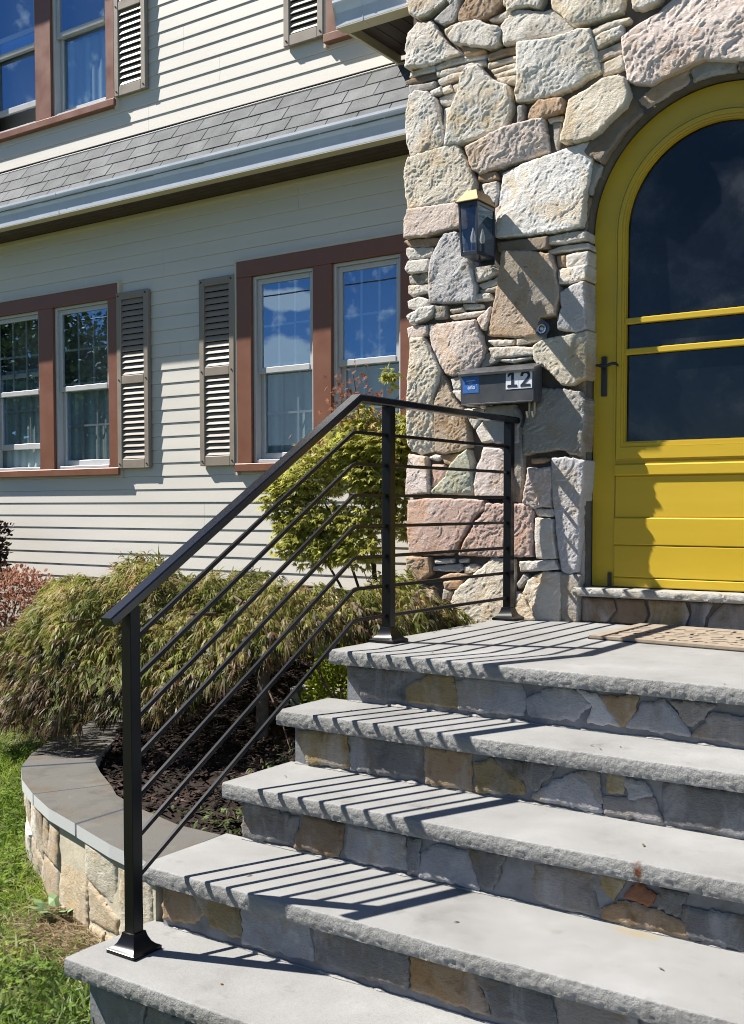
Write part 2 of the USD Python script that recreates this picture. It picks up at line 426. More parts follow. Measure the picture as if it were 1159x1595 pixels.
shutter_taupe = mat_simple("shutter_taupe", (.25, .21, .17), .5, .4, noise=.09, nscale=8, bump=.15, bscale=120, bdist=.0005)
dark_slot = mat_simple("shutter_back", (.03, .026, .024), .8, .2)
sash_white = mat_simple("sash_grey_white", (.46, .465, .47), .4, .45, noise=.05, nscale=9)
jchannel = mat_simple("trim_channel_beige", (.55, .50, .40), .5, .4)
alum = mat_simple("gutter_aluminium", (.52, .56, .64), .36, .5, noise=.05, nscale=7)
gutter_under = mat_simple("gutter_beige", (.52, .47, .33), .45, .4, noise=.06, nscale=5)
soffit_m = mat_simple("soffit_brown", (.055, .035, .028), .6, .35, noise=.15, nscale=9)
flash_m = mat_simple("flashing_dark", (.05, .048, .045), .7, .3, noise=.2, nscale=20)
flash_w = mat_simple("flashing_white", (.62, .60, .56), .6, .3)
room_m = mat_simple("room_wall", (.22, .21, .20), .9, .2)
curtain_m = mat_simple("curtain", (.28, .36, .37), .95, .1, noise=.08, nscale=8, stretch=(6, 1, .4))
pane = mat_pane("window_pane")
screen_m = mat_simple("insect_screen", (.03, .032, .033), .8, .2)
paint_yellow = mat_simple("paint_yellow", (.52, .352, .018), .45, .4, noise=.10, nscale=4, bump=.3, bscale=70, bdist=.0008, stretch=(.15, 1, 1))
rail_black = mat_simple("rail_black_satin", (.004, .004, .005), .30, .30)
rail_top = mat_simple("handrail_black_gloss", (.005, .005, .008), .20, .95)
handle_m = mat_simple("handle_black", (.012, .013, .018), .4, .5)
brass = mat_simple("lamp_brass", (.21, .155, .085), .5, .5, metal=1.0, noise=.18, nscale=18)
lamp_black = mat_simple("lamp_black", (.014, .018, .028), .35, .5)
mail_m = mat_simple("mailbox_black", (.06, .06, .063), .38, .5, noise=.2, nscale=12)
white_plate = mat_simple("number_plate_white", (.72, .73, .76), .4, .4)
digit_m = mat_simple("digit_dark", (.02, .025, .045), .5, .3)
sticker_m = mat_simple("sticker_blue", (.03, .13, .42), .45, .4, noise=.1, nscale=40)
chrome = mat_simple("bell_metal", (.55, .56, .58), .25, .5, metal=1.0)
bell_dark = mat_simple("bell_dark", (.06, .07, .10), .35, .5)
bulb_m = mat_simple("bulb_glass", (.75, .72, .65), .12, .6, extra={"transmission_weight": 0.6})
rubber = mat_simple("mat_rubber_tan", (.26, .215, .165), .85, .25, noise=.18, nscale=30, bump=.4, bscale=150, bdist=.001)
rubber_dark = mat_simple("mat_rubber_dark", (.045, .034, .028), .85, .25)
bark = mat_simple("bark_grey", (.13, .11, .095), .9, .2, noise=.4, nscale=40, bump=.6, bscale=60, bdist=.004)
twig = mat_simple("twig_brown", (.09, .06, .045), .85, .2, noise=.3, nscale=40)
cap_m = mat_stone("cap_stone_grey", [(.075, .070, .062), (.11, .105, .096), (.145, .14, .13)], scale=6, bump=.3, dist=.002, bscale=120, seedv=2.4, side=(.36, .37, .37))
concrete = mat_simple("concrete_pale", (.50, .49, .46), .92, .2, noise=.18, nscale=14, bump=.5, bscale=90, bdist=.003)

def mat_tread(name, spots=()):
    """Pale thermal bluestone, with stains of fixed place: (centre, radii, colour)."""
    nodes = {
        "g": ("geometry", {}),
        "n1": ("noise_texture", {"scale": 3.2, "detail": 8.0, "roughness": 0.6}),
        "r1": ("rgb_ramp", {"ramp": [(0.28, (.185, .182, .175)), (0.45, (.245, .244, .240)), (0.56, (.262, .262, .259)), (0.72, (.31, .31, .307))]}),
        "n2": ("noise_texture", {"scale": 420.0, "detail": 2.0}),
        "r2": ("rgb_ramp", {"ramp": [(0.3, (.62, .62, .62)), (0.55, (1, 1, 1))]}),
        "mx": ("mix_color", {"blend_type": "multiply", "fac": 0.7}),
        "n3": ("noise_texture", {"scale": 125.0, "detail": 6.0, "roughness": 0.7}),
        "b": ("bump", {"strength": 0.45, "distance": 0.005}),
        "sx": ("separate_xyz", {}), "st": ("map_range", {"from_min": 0.35, "from_max": 0.95, "to_min": 1.0, "to_max": 0.10, "clamp": True}),
        "n5": ("noise_texture", {"scale": 9.0, "detail": 5.0, "roughness": 0.7}),
        "r5": ("rgb_ramp", {"ramp": [(0.25, (.66, .64, .60)), (0.40, (1, 1, 1))]}),
        "mx5": ("mix_color", {"blend_type": "multiply", "fac": 0.8}),
        "p": ("principled_bsdf", {"roughness": 0.78, "specular_ior_level": 0.3}),
    }
    links = [("g.position", "n1.vector"), ("g.position", "n2.vector"), ("g.position", "n3.vector"), ("g.position", "n5.vector"), ("n1.fac", "r1.fac"), ("n2.fac", "r2.fac"), ("n5.fac", "r5.fac"),
             ("r1.color", "mx.a"), ("r2.color", "mx.b"), ("mx.result", "mx5.a"), ("r5.color", "mx5.b"), ("n3.fac", "b.height"), ("b.normal", "p.normal"), ("g.true_normal", "sx.vector"), ("sx.z", "st.value"), ("st.result", "b.strength")]
    out = "mx5.result"
    for k, (cen, rad, col, amt) in enumerate(spots):
        nodes |= {f"mp{k}": ("mapping", {"location": tuple(-c / r for c, r in zip(cen, rad)), "scale": tuple(1 / r for r in rad)}),
                  f"gr{k}": ("gradient_texture", {"gradient_type": "quadratic_sphere"}),
                  f"ns{k}": ("noise_texture", {"scale": 70.0 if amt > .6 else 22.0, "detail": 4.0}),
                  f"ml{k}": ("math", {"math_type": "multiply"}),
                  f"rs{k}": ("rgb_ramp", {"ramp": [(0.10, (0, 0, 0)), (0.30, (amt, amt, amt))]}),
                  f"mm{k}": ("mix_color", {"b": col})}
        links += [("g.position", f"mp{k}.vector"), (f"mp{k}.vector", f"gr{k}.vector"), ("g.position", f"ns{k}.vector"), (f"gr{k}.fac", f"ml{k}.value1"), (f"ns{k}.fac", f"ml{k}.value2"),
                  (f"ml{k}.value", f"rs{k}.fac"), (f"rs{k}.color", f"mm{k}.fac"), (out, f"mm{k}.a")]
        out = f"mm{k}.result"
    links.append((out, "p.base_color"))
    return usdkit.material(stage, LK + name, nodes, links, surface="p.BSDF")


tread_m = mat_tread("tread_bluestone")
tread_rust = mat_tread("tread_bluestone_rust", [((1.312, -.845, -.398), (.030, .05, .060), (.10, .032, .008), 1.0)])
tread_yellow = mat_tread("tread_bluestone_yellow", [((1.30, -.83, -.5616), (.14, .06, .05), (.27, .21, .09), .5)])

# ================================================================ ground
def ground_z(x, y):
    x, y = np.asarray(x, float), np.asarray(y, float)
    up = np.clip((y + 1.15) / 2.9, 0, 1)
    z = -0.945 + 0.52 * up
    far = np.clip((-y - 6) / 10, 0, 1)
    return z - 0.15 * far


def make_ground():
    xs = np.unique(np.concatenate([np.linspace(-220, -7, 22), np.linspace(-7, 5, 121), np.linspace(5, 220, 22)]))
    ys = np.unique(np.concatenate([np.linspace(-220, -6, 24), np.linspace(-6, 1.8, 79), np.linspace(1.8, 220, 16)]))
    X, Y = np.meshgrid(xs, ys)
    Z = ground_z(X, Y)
    near = np.exp(-((X + 1) ** 2 + (Y + .5) ** 2) / 60)
    Z = Z + near * (meshkit.fbm(np.stack([X * 4, Y * 4, X * 0], -1), 3, 5) - .5) * .035
    V = np.column_stack([X.ravel(), Y.ravel(), Z.ravel()])
    nx, ny = len(xs), len(ys)
    i, j = np.meshgrid(np.arange(nx - 1), np.arange(ny - 1))
    a = (j * nx + i).ravel()
    F = np.vstack([np.column_stack([a, a + 1, a + nx + 1]), np.column_stack([a, a + nx + 1, a + nx])])
    return M(V, F)


lawn_m = mat_simple("lawn_soil", (.075, .085, .03), .95, .15, noise=.45, nscale=9, bump=.8, bscale=60, bdist=.01)
obj("lawn", make_ground(), lawn_m, smooth=True, kind="structure", label="green lawn sloping up beside the planter towards the house")

# ================================================================ house
WY = 1.70                 # face of the clapboard wall
EXPO, Z0 = .0866, -.060   # siding courses
house = thing("house", "cream clapboard house with rough stone entrance and yellow arched door", "house")

WIN = {   # outer trim x0, x1, z0(bottom of sill), z1; sash openings (x0, x1); names of the settings
    "a": dict(x0=-4.79, x1=-3.305, z0=.733, z1=2.022, sash=[(-4.69, -4.125), (-3.968, -3.40)], raised=[True, False]),
    "b": dict(x0=-2.24, x1=-.92, z0=.733, z1=2.022, sash=[(-2.122, -1.646), (-1.510, -1.034)], raised=[False, False]),
    "c": dict(x0=-4.79, x1=-3.309, z0=3.19, z1=4.48, sash=[(-4.69, -4.120), (-3.950, -3.392)], raised=[True, False]),
    "d": dict(x0=-1.545, x1=-.20, z0=3.178, z1=4.46, sash=[(-1.43, -.95), (-.82, -.34)], raised=[False, False]),
}


def opening(w, grow=0.0):
    return (w["x0"] + .03 - grow, w["x1"] - .03 + grow, w["z0"] + .03 - grow, w["z1"] - .03 + grow)


def cut(t, pad=0.0):
    b = t.bounds
    m = None
    for w in WIN.values():
        x0, x1, z0, z1 = opening(w)
        if b[0][0] < x1 and b[1][0] > x0 and b[0][2] < z1 and b[1][2] > z0:
            m = to_man(t) if m is None else m
            m -= to_man(box(x0, x1, 1.5, 2.2, z0, z1))
    if m is None:
        return t
    mm = m.to_mesh()
    return M(mm.vert_properties[:, :3], mm.tri_verts)


sheath = cut(box(-9.0, -.50, WY + .014, WY + .15, -1.2, 5.6))
obj("wall_core", sheath, dark_slot, house)
rng = np.random.default_rng(4)


def board(k, x0, x1, z0, top):
    """One clapboard: tilted face, butt lip at the bottom."""
    z1 = min(z0 + EXPO - .0015, top)
    e = (z1 - z0) / (EXPO - .0015)
    prof = [(WY + .012, z0), (WY - .0030, z0), (WY - .0042, z0 + .0015), (WY - .0040, z0 + .006), (WY + .0012 - .004 * (1 - e), z1), (WY + .0125, z1)]
    return extrude_x(prof, x0, x1)


def siding_pieces(t):
    if not len(t.faces):
        return
    for d in to_man(t).decompose():
        mm = d.to_mesh()
        obj("siding_board", M(mm.vert_properties[:, :3], mm.tri_verts), siding, house)


seams_low = {9: [-2.93], 10: [-2.93], 25: [-2.90], 24: [-2.90], 27: [-1.77], 28: [-1.77], 2: [-3.35], 5: [-2.55], 6: [-2.55], 14: [-5.2], 18: [-2.75], 3: [-1.7]}
for k in range(0, 30):
    z0 = Z0 + k * EXPO
    if z0 > 2.44:
        break
    cuts = [-9.0] + sorted(seams_low.get(k, [])) + [-.56]
    for x0, x1 in zip(cuts, cuts[1:]):
        siding_pieces(cut(board(k, x0 + .0008, x1 - .0008, z0, 2.435)))
Z2 = 2.978
seams_up = {0: [-3.02], 1: [-3.02], 2: [-2.39], 3: [-2.39], 5: [-2.7], 6: [-2.7], 9: [-2.2]}
for k in range(0, 25):
    z0 = Z2 + k * EXPO
    cuts = [-9.0] + sorted(seams_up.get(k, [])) + [-.45]
    for x0, x1 in zip(cuts, cuts[1:]):
        siding_pieces(cut(board(k, x0 + .0008, x1 - .0008, z0, 5.08)))
# foundation under the siding
obj("foundation", box(-9, -.5, WY + .0, WY + .16, -1.1, Z0 + .002), concrete, house)
# rooms behind the windows
def room(z0, z1):
    b = box(-8.5, .2, WY + .16, 5.2, z0, z1)
    b.invert()
    return b
obj("room", [room(.0, 2.42), room(2.6, 5.0)], room_m, house)

# ---- windows
muntin_m = mat_simple("muntin_grey", (.30, .33, .35), .5, .3)
def sheet(x0, x1, y, z0, z1):
    return M([(x0, y, z0), (x1, y, z0), (x1, y, z1), (x0, y, z1)], [[0, 1, 2], [0, 2, 3]])


def window(key, up):
    w = WIN[key]
    x0, x1, z0, z1 = w["x0"], w["x1"], w["z0"], w["z1"]
    yf, yb = WY - .034, WY + .06
    zs = z0 + .052                       # top of the sill
    head = z1 - .098
    parts = [box(x0, x1, yf, yb, head, z1, .003)]
    xs = [x0] + [v for s in w["sash"] for v in s] + [x1]
    for i in range(0, len(xs), 2):
        parts.append(box(xs[i], xs[i + 1], yf + .002, yb, zs, head - .0005, .003))
    casing = obj("window", parts, trim_brown, house)
    obj("sill", box(x0 - .012, x1 + .012, WY - .046, yb, z0, zs - .001, .005), trim_brown, casing)
    obj("channel", [box(x0 - .016, x0 - .001, WY - .030, WY + .01, z0 - .02, z1 + .016), box(x1 + .001, x1 + .016, WY - .030, WY + .01, z0 - .02, z1 + .016),
                    box(x0 - .001, x1 + .001, WY - .030, WY + .01, z1 + .001, z1 + .016)], jchannel, casing)
    for (sx0, sx1), raised in zip(w["sash"], w["raised"]):
        meet = zs + (head - zs) * .495
        d = .135 if raised else 0.0
        yo = WY - .012                   # outer face of the storm frame
        fr = [box(sx0 + .001, sx0 + .020, yo, yb, zs + .001, head - .001, .002), box(sx1 - .020, sx1 - .001, yo, yb, zs + .001, head - .001, .002),
              box(sx0 + .0202, sx1 - .0202, yo, yb, head - .019, head - .001, .002), box(sx0 + .0202, sx1 - .0202, yo - .004, yb, zs + .001, zs + .020, .002)]
        obj("storm_frame", fr, sash_white, casing)
        gx0, gx1 = sx0 + .0205, sx1 - .0205
        # upper sash, nearer the outside
        yu = WY + .006
        top, bot = head - .0195, meet - .018
        t_ = .030
        obj("sash", [box(gx0, gx0 + t_, yu, yu + .028, bot, top, .003), box(gx1 - t_, gx1, yu, yu + .028, bot, top, .003),
                     box(gx0 + t_, gx1 - t_, yu, yu + .028, top - t_, top, .003), box(gx0 + t_, gx1 - t_, yu - .004, yu + .028, bot, bot + .036, .003)], sash_white, casing)
        obj("pane", sheet(gx0 + t_ - .003, gx1 - t_ + .003, yu + .013, bot + .033, top - t_ + .003), pane, casing)
        # lower sash, behind, or raised
        yl = WY + .036
        lb, lt = zs + .0205 + d, meet + .018 + d
        obj("sash", [box(gx0, gx0 + t_, yl, yl + .022, lb, lt, .003), box(gx1 - t_, gx1, yl, yl + .022, lb, lt, .003),
                     box(gx0 + t_, gx1 - t_, yl, yl + .022, lt - .034, lt, .003), box(gx0 + t_, gx1 - t_, yl, yl + .022, lb, lb + .042, .003)], sash_white, casing)
        obj("pane", sheet(gx0 + t_ - .003, gx1 - t_ + .003, yl + .010, lb + .039, lt - .031), pane, casing)
        # muntins: a two by three grid behind each pane
        for (b0, b1, ym) in ((bot + .036, top - t_, yu + .018), (lb + .042, lt - .034, yl + .014)):
            n = []
            for i in (1, 2):
                xm = gx0 + t_ + (gx1 - gx0 - 2 * t_) * i / 3
                n.append(box(xm - .007, xm + .007, ym, ym + .006, b0, b1))
            zm = (b0 + b1) / 2
            n.append(box(gx0 + t_, gx1 - t_, ym + .0006, ym + .0054, zm - .007, zm + .007))
            if not up:
                obj("muntin", n, muntin_m, casing)
        # curtain: pleated sheet
        cx = np.linspace(gx0 - .02, gx1 + .02, 60)
        cz = np.array([zs - .02, lt + .03 if not up else lt - .06])
        cy = WY + .074 + .006 * np.sin(cx * 75) + .003 * np.sin(cx * 31 + 1)
        V = np.array([[x, y, z] for z in cz for x, y in zip(cx, cy)])
        F = [[i, i + 1, 61 + i] for i in range(59)] + [[i, 61 + i, 60 + i] for i in range(59)]
        if not (raised and up):
            obj("curtain", M(V, F), curtain_m, casing, smooth=True)
    return casing


for k, up in (("a", False), ("b", False), ("c", True), ("d", True)):
    window(k, up)


def shutter(x0, x1, z0, z1):
    yf, yb = WY - .037, WY - .0065
    st, rl = .044, .062
    zm = z0 + (z1 - z0) * .505
    fr = [box(x0, x0 + st, yf, yb, z0, z1, .004), box(x1 - st, x1, yf, yb, z0, z1, .004),
          box(x0 + st, x1 - st, yf + .002, yb, z0, z0 + rl, .003), box(x0 + st, x1 - st, yf + .002, yb, z1 - rl * .75, z1, .003),
          box(x0 + st, x1 - st, yf + .002, yb, zm - .028, zm + .028, .003)]
    s = obj("shutter", fr, shutter_taupe, house)
    obj("back_panel", box(x0 + st - .002, x1 - st + .002, yb - .006, yb - .001, z0 + rl - .002, z1 - rl * .7), dark_slot, s)
    obj("screw", [trimesh.creation.cylinder(.0055, .006, 8, transform=np.array([[1, 0, 0, x], [0, 0, 1, yf - .001], [0, 1, 0, z], [0, 0, 0, 1.0]]))
                  for x in (x0 + st / 2, x1 - st / 2) for z in (z0 + .03, zm, z1 - .022)], dark_slot, s)
    for a, b in ((z0 + rl, zm - .028), (zm + .028, z1 - rl * .75)):
        n = round((b - a) / .0395)
        for i in range(n):
            z = a + (b - a) * (i + .5) / n
            h = (b - a) / n
            # a louvre: the lower edge out, the upper edge in, a gap below
            prof = [(yf + .0045, z - h * .36), (yf + .009, z - h * .43), (yb - .007, z + h * .40), (yb - .011, z + h * .46)]
            obj("louver", extrude_x(prof, x0 + st + .0005, x1 - st - .0005), shutter_taupe, s)


shutter(-3.312, -3.012, .775, 1.951)
shutter(-2.554, -2.258, .775, 1.952)
shutter(-3.306, -3.010, 3.245, 4.40)
shutter(-1.856, -1.562, 3.228, 4.39)

# ---- pent roof with shingles, gutter and soffit between the storeys
YA, ZA, YB, ZB = 1.385, 2.560, 1.664, 2.940
obj("roof", extrude_x([(YA, ZA - .012), (YB, ZB - .012), (WY + .013, ZB - .012), (WY + .013, 2.47), (1.44, 2.47)], -7.0, -.56), soffit_m, house)
roof = stage.GetPrimAtPath(ppath(house) + "/roof")
shing = []
for j, c in enumerate(((.128, .134, .140), (.142, .148, .154), (.156, .161, .168), (.132, .137, .143))):
    cc = np.array(c)
    shing.append(usdkit.material(stage, LK + f"shingle_{j + 1}", {
        "g": ("geometry", {}), "n": ("noise_texture", {"scale": 380.0, "detail": 2.0}), "r": ("rgb_ramp", {"ramp": [(.28, tuple(cc * .45)), (.5, tuple(cc)), (.72, tuple(cc * 1.55))]}),
        "n2": ("noise_texture", {"scale": 7.0, "detail": 4.0}), "r2": ("rgb_ramp", {"ramp": [(.3, (.8, .8, .8)), (.7, (1.15, 1.15, 1.15))]}), "mx": ("mix_color", {"blend_type": "multiply", "fac": 1.0, "use_clamp": False}),
        "b": ("bump", {"strength": .5, "distance": .002}), "p": ("principled_bsdf", {"roughness": .92, "specular_ior_level": .2})},
        [("g.position", "n.vector"), ("n.fac", "r.fac"), ("g.position", "n2.vector"), ("n2.fac", "r2.fac"), ("r.color", "mx.a"), ("r2.color", "mx.b"), ("mx.result", "p.base_color"), ("n.fac", "b.height"), ("b.normal", "p.normal")], surface="p.BSDF"))
sl = np.array([YB - YA, ZB - ZA]); SL = np.linalg.norm(sl); sl /= SL
nrm = np.array([-sl[1], sl[0]])
rows, tw = 4, .2125
for r in range(rows):
    s0, s1 = SL * r / rows - (.012 if r == 0 else 0), min(SL * (r + 1) / rows + .03, SL)
    off = (0, .55, .2, .72)[r] * tw
    x = -5.4 + off
    while x < -.58:
        xe = min(x + tw - .0065, -.565)
        lift = .0065 + rng.uniform(-.0008, .002)
        j1, j2 = rng.uniform(-.0025, .0025, 2)
        th = .0048
        c4 = []
        for (s, xx, base) in ((s0 + j1, x, lift), (s0 + j2, xe, lift), (s1, xe, .0015), (s1, x, .0015)):
            y, z = np.array([YA, ZA - .008]) + sl * s + nrm * (base + r * 0.0)
            c4.append((xx, y, z, s))
        up4 = [(a, b + nrm[0] * th, c + nrm[1] * th) for a, b, c, _ in c4]
        V = [v[:3] for v in c4] + up4
        F = [[4, 5, 6], [4, 6, 7], [0, 1, 5], [0, 5, 4], [1, 2, 6], [1, 6, 5], [3, 7, 6], [3, 6, 2], [0, 4, 7], [0, 7, 3], [0, 3, 2], [0, 2, 1]]
        obj("shingle", M(V, F), shing[rng.integers(0, 4)], roof)
        x += tw
# flashing strip over the shingles: dark gap and wavy pale drip edge
obj("flashing", box(-7, -.56, WY + .002, WY + .0135, ZB - .03, Z2 + .006), flash_m, house)
fx = np.linspace(-6.5, -.57, 90)
fz = ZB + .004 + .008 * (meshkit.fbm(np.column_stack([fx * 1.3, fx * 0, fx * 0]), 2, 3) - .4)
obj("drip_edge", tube(np.column_stack([fx, np.full(90, YB - .002), fz]), .0045, 5), flash_w, house)

YG, ZG0, ZG1 = 1.36, 2.452, 2.588


def gutter_profile(yf, z0, z1, depth=.10):
    h = z1 - z0
    out = [(yf + .033, z0), (yf + .030, z0 + .003), (yf + .0295, z0 + h * .14), (yf + .029, z0 + h * .36), (yf + .026, z0 + h * .55), (yf + .013, z0 + h * .74), (yf + .002, z0 + h * .84), (yf, z0 + h * .90), (yf, z1), (yf + .010, z1), (yf + .010, z1 - .010)]
    inn = [(yf + .036, z0 + h * .5), (yf + .040, z0 + .01), (yf + depth - .004, z0 + .01), (yf + depth - .004, z1 - .004), (yf + depth, z1 - .004), (yf + depth, z0)]
    return out + inn


def gutter(parent, yf, z0, z1, x0, x1, seam=None, name="gutter"):
    g = obj(name, extrude_x(gutter_profile(yf, z0, z1), x0, x1), alum, parent)
    obj("underside", box(x0 + .001, x1 - .001, yf + .030, yf + .098, z0 - .004, z0 - .0006), gutter_under, g)
    if seam:
        p = np.array(gutter_profile(yf - .0015, z0 - .0055, z1 + .001))
        obj("seam_strap", extrude_x([tuple(q) for q in p], seam, seam + .004), alum, g)
    return g


gutter(house, YG, ZG0, ZG1, -7.0, -.57, seam=-3.55)
nb = 4
for i in range(nb):
    y0 = YG + .101 + (WY - .016 - YG - .101) * i / nb
    y1 = YG + .101 + (WY - .016 - YG - .101) * (i + 1) / nb
    obj("soffit_board", box(-7, -.56, y0 + .001, y1 - .002, 2.456, 2.468, .001), soffit_m, house)
obj("frieze_channel", [box(-7, -.56, WY - .017, WY + .01, 2.428, 2.455, .002)], jchannel, house)

# ---- main eave above the frame
obj("upper_eave", [box(-9, -.4, 1.36, WY - .002, 4.965, 4.985), box(-9, -.4, 1.345, 1.36, 4.95, 5.10)], soffit_m, house)
obj("main_roof", extrude_x([(1.33, 5.10), (1.33, 5.12), (4.8, 7.9), (4.8, 7.86)], -9, -.3), shing[0], house)

# ---- eave return beside the stone front
ex0, eyf, ez = -1.055, 1.085, 2.950
er = obj("eave_return", [box(ex0, ex0 + .018, eyf + .101, WY - .016, ez - .002, ez + .16), box(ex0 + .0185, -.56, eyf + .101, eyf + .119, ez - .002, ez + .16)], gutter_under, house)
gutter(er, eyf, ez, ez + .125, ex0 - .01, -.57, seam=-.90)
gp = Polygon(gutter_profile(eyf, ez, ez + .125)).convex_hull.buffer(-.0008)
obj("end_cap", extrude_x(list(gp.exterior.coords)[:-1], ex0 - .0125, ex0 - .0098), gutter_under, er)
for i in range(5):
    xa, xb = ex0 + .019 + .085 * i, ex0 + .019 + .085 * (i + 1)
    obj("soffit_board", box(xa + .001, xb - .002, eyf + .12, WY - .017, ez + .045, ez + .055, .001), soffit_m, er)
obj("return_roof", extrude_x([(eyf + .02, ez + .125), (eyf + .02, ez + .14), (WY + .3, ez + .72), (WY + .3, ez + .70)], ex0 - .02, -.57), shing[2], er)

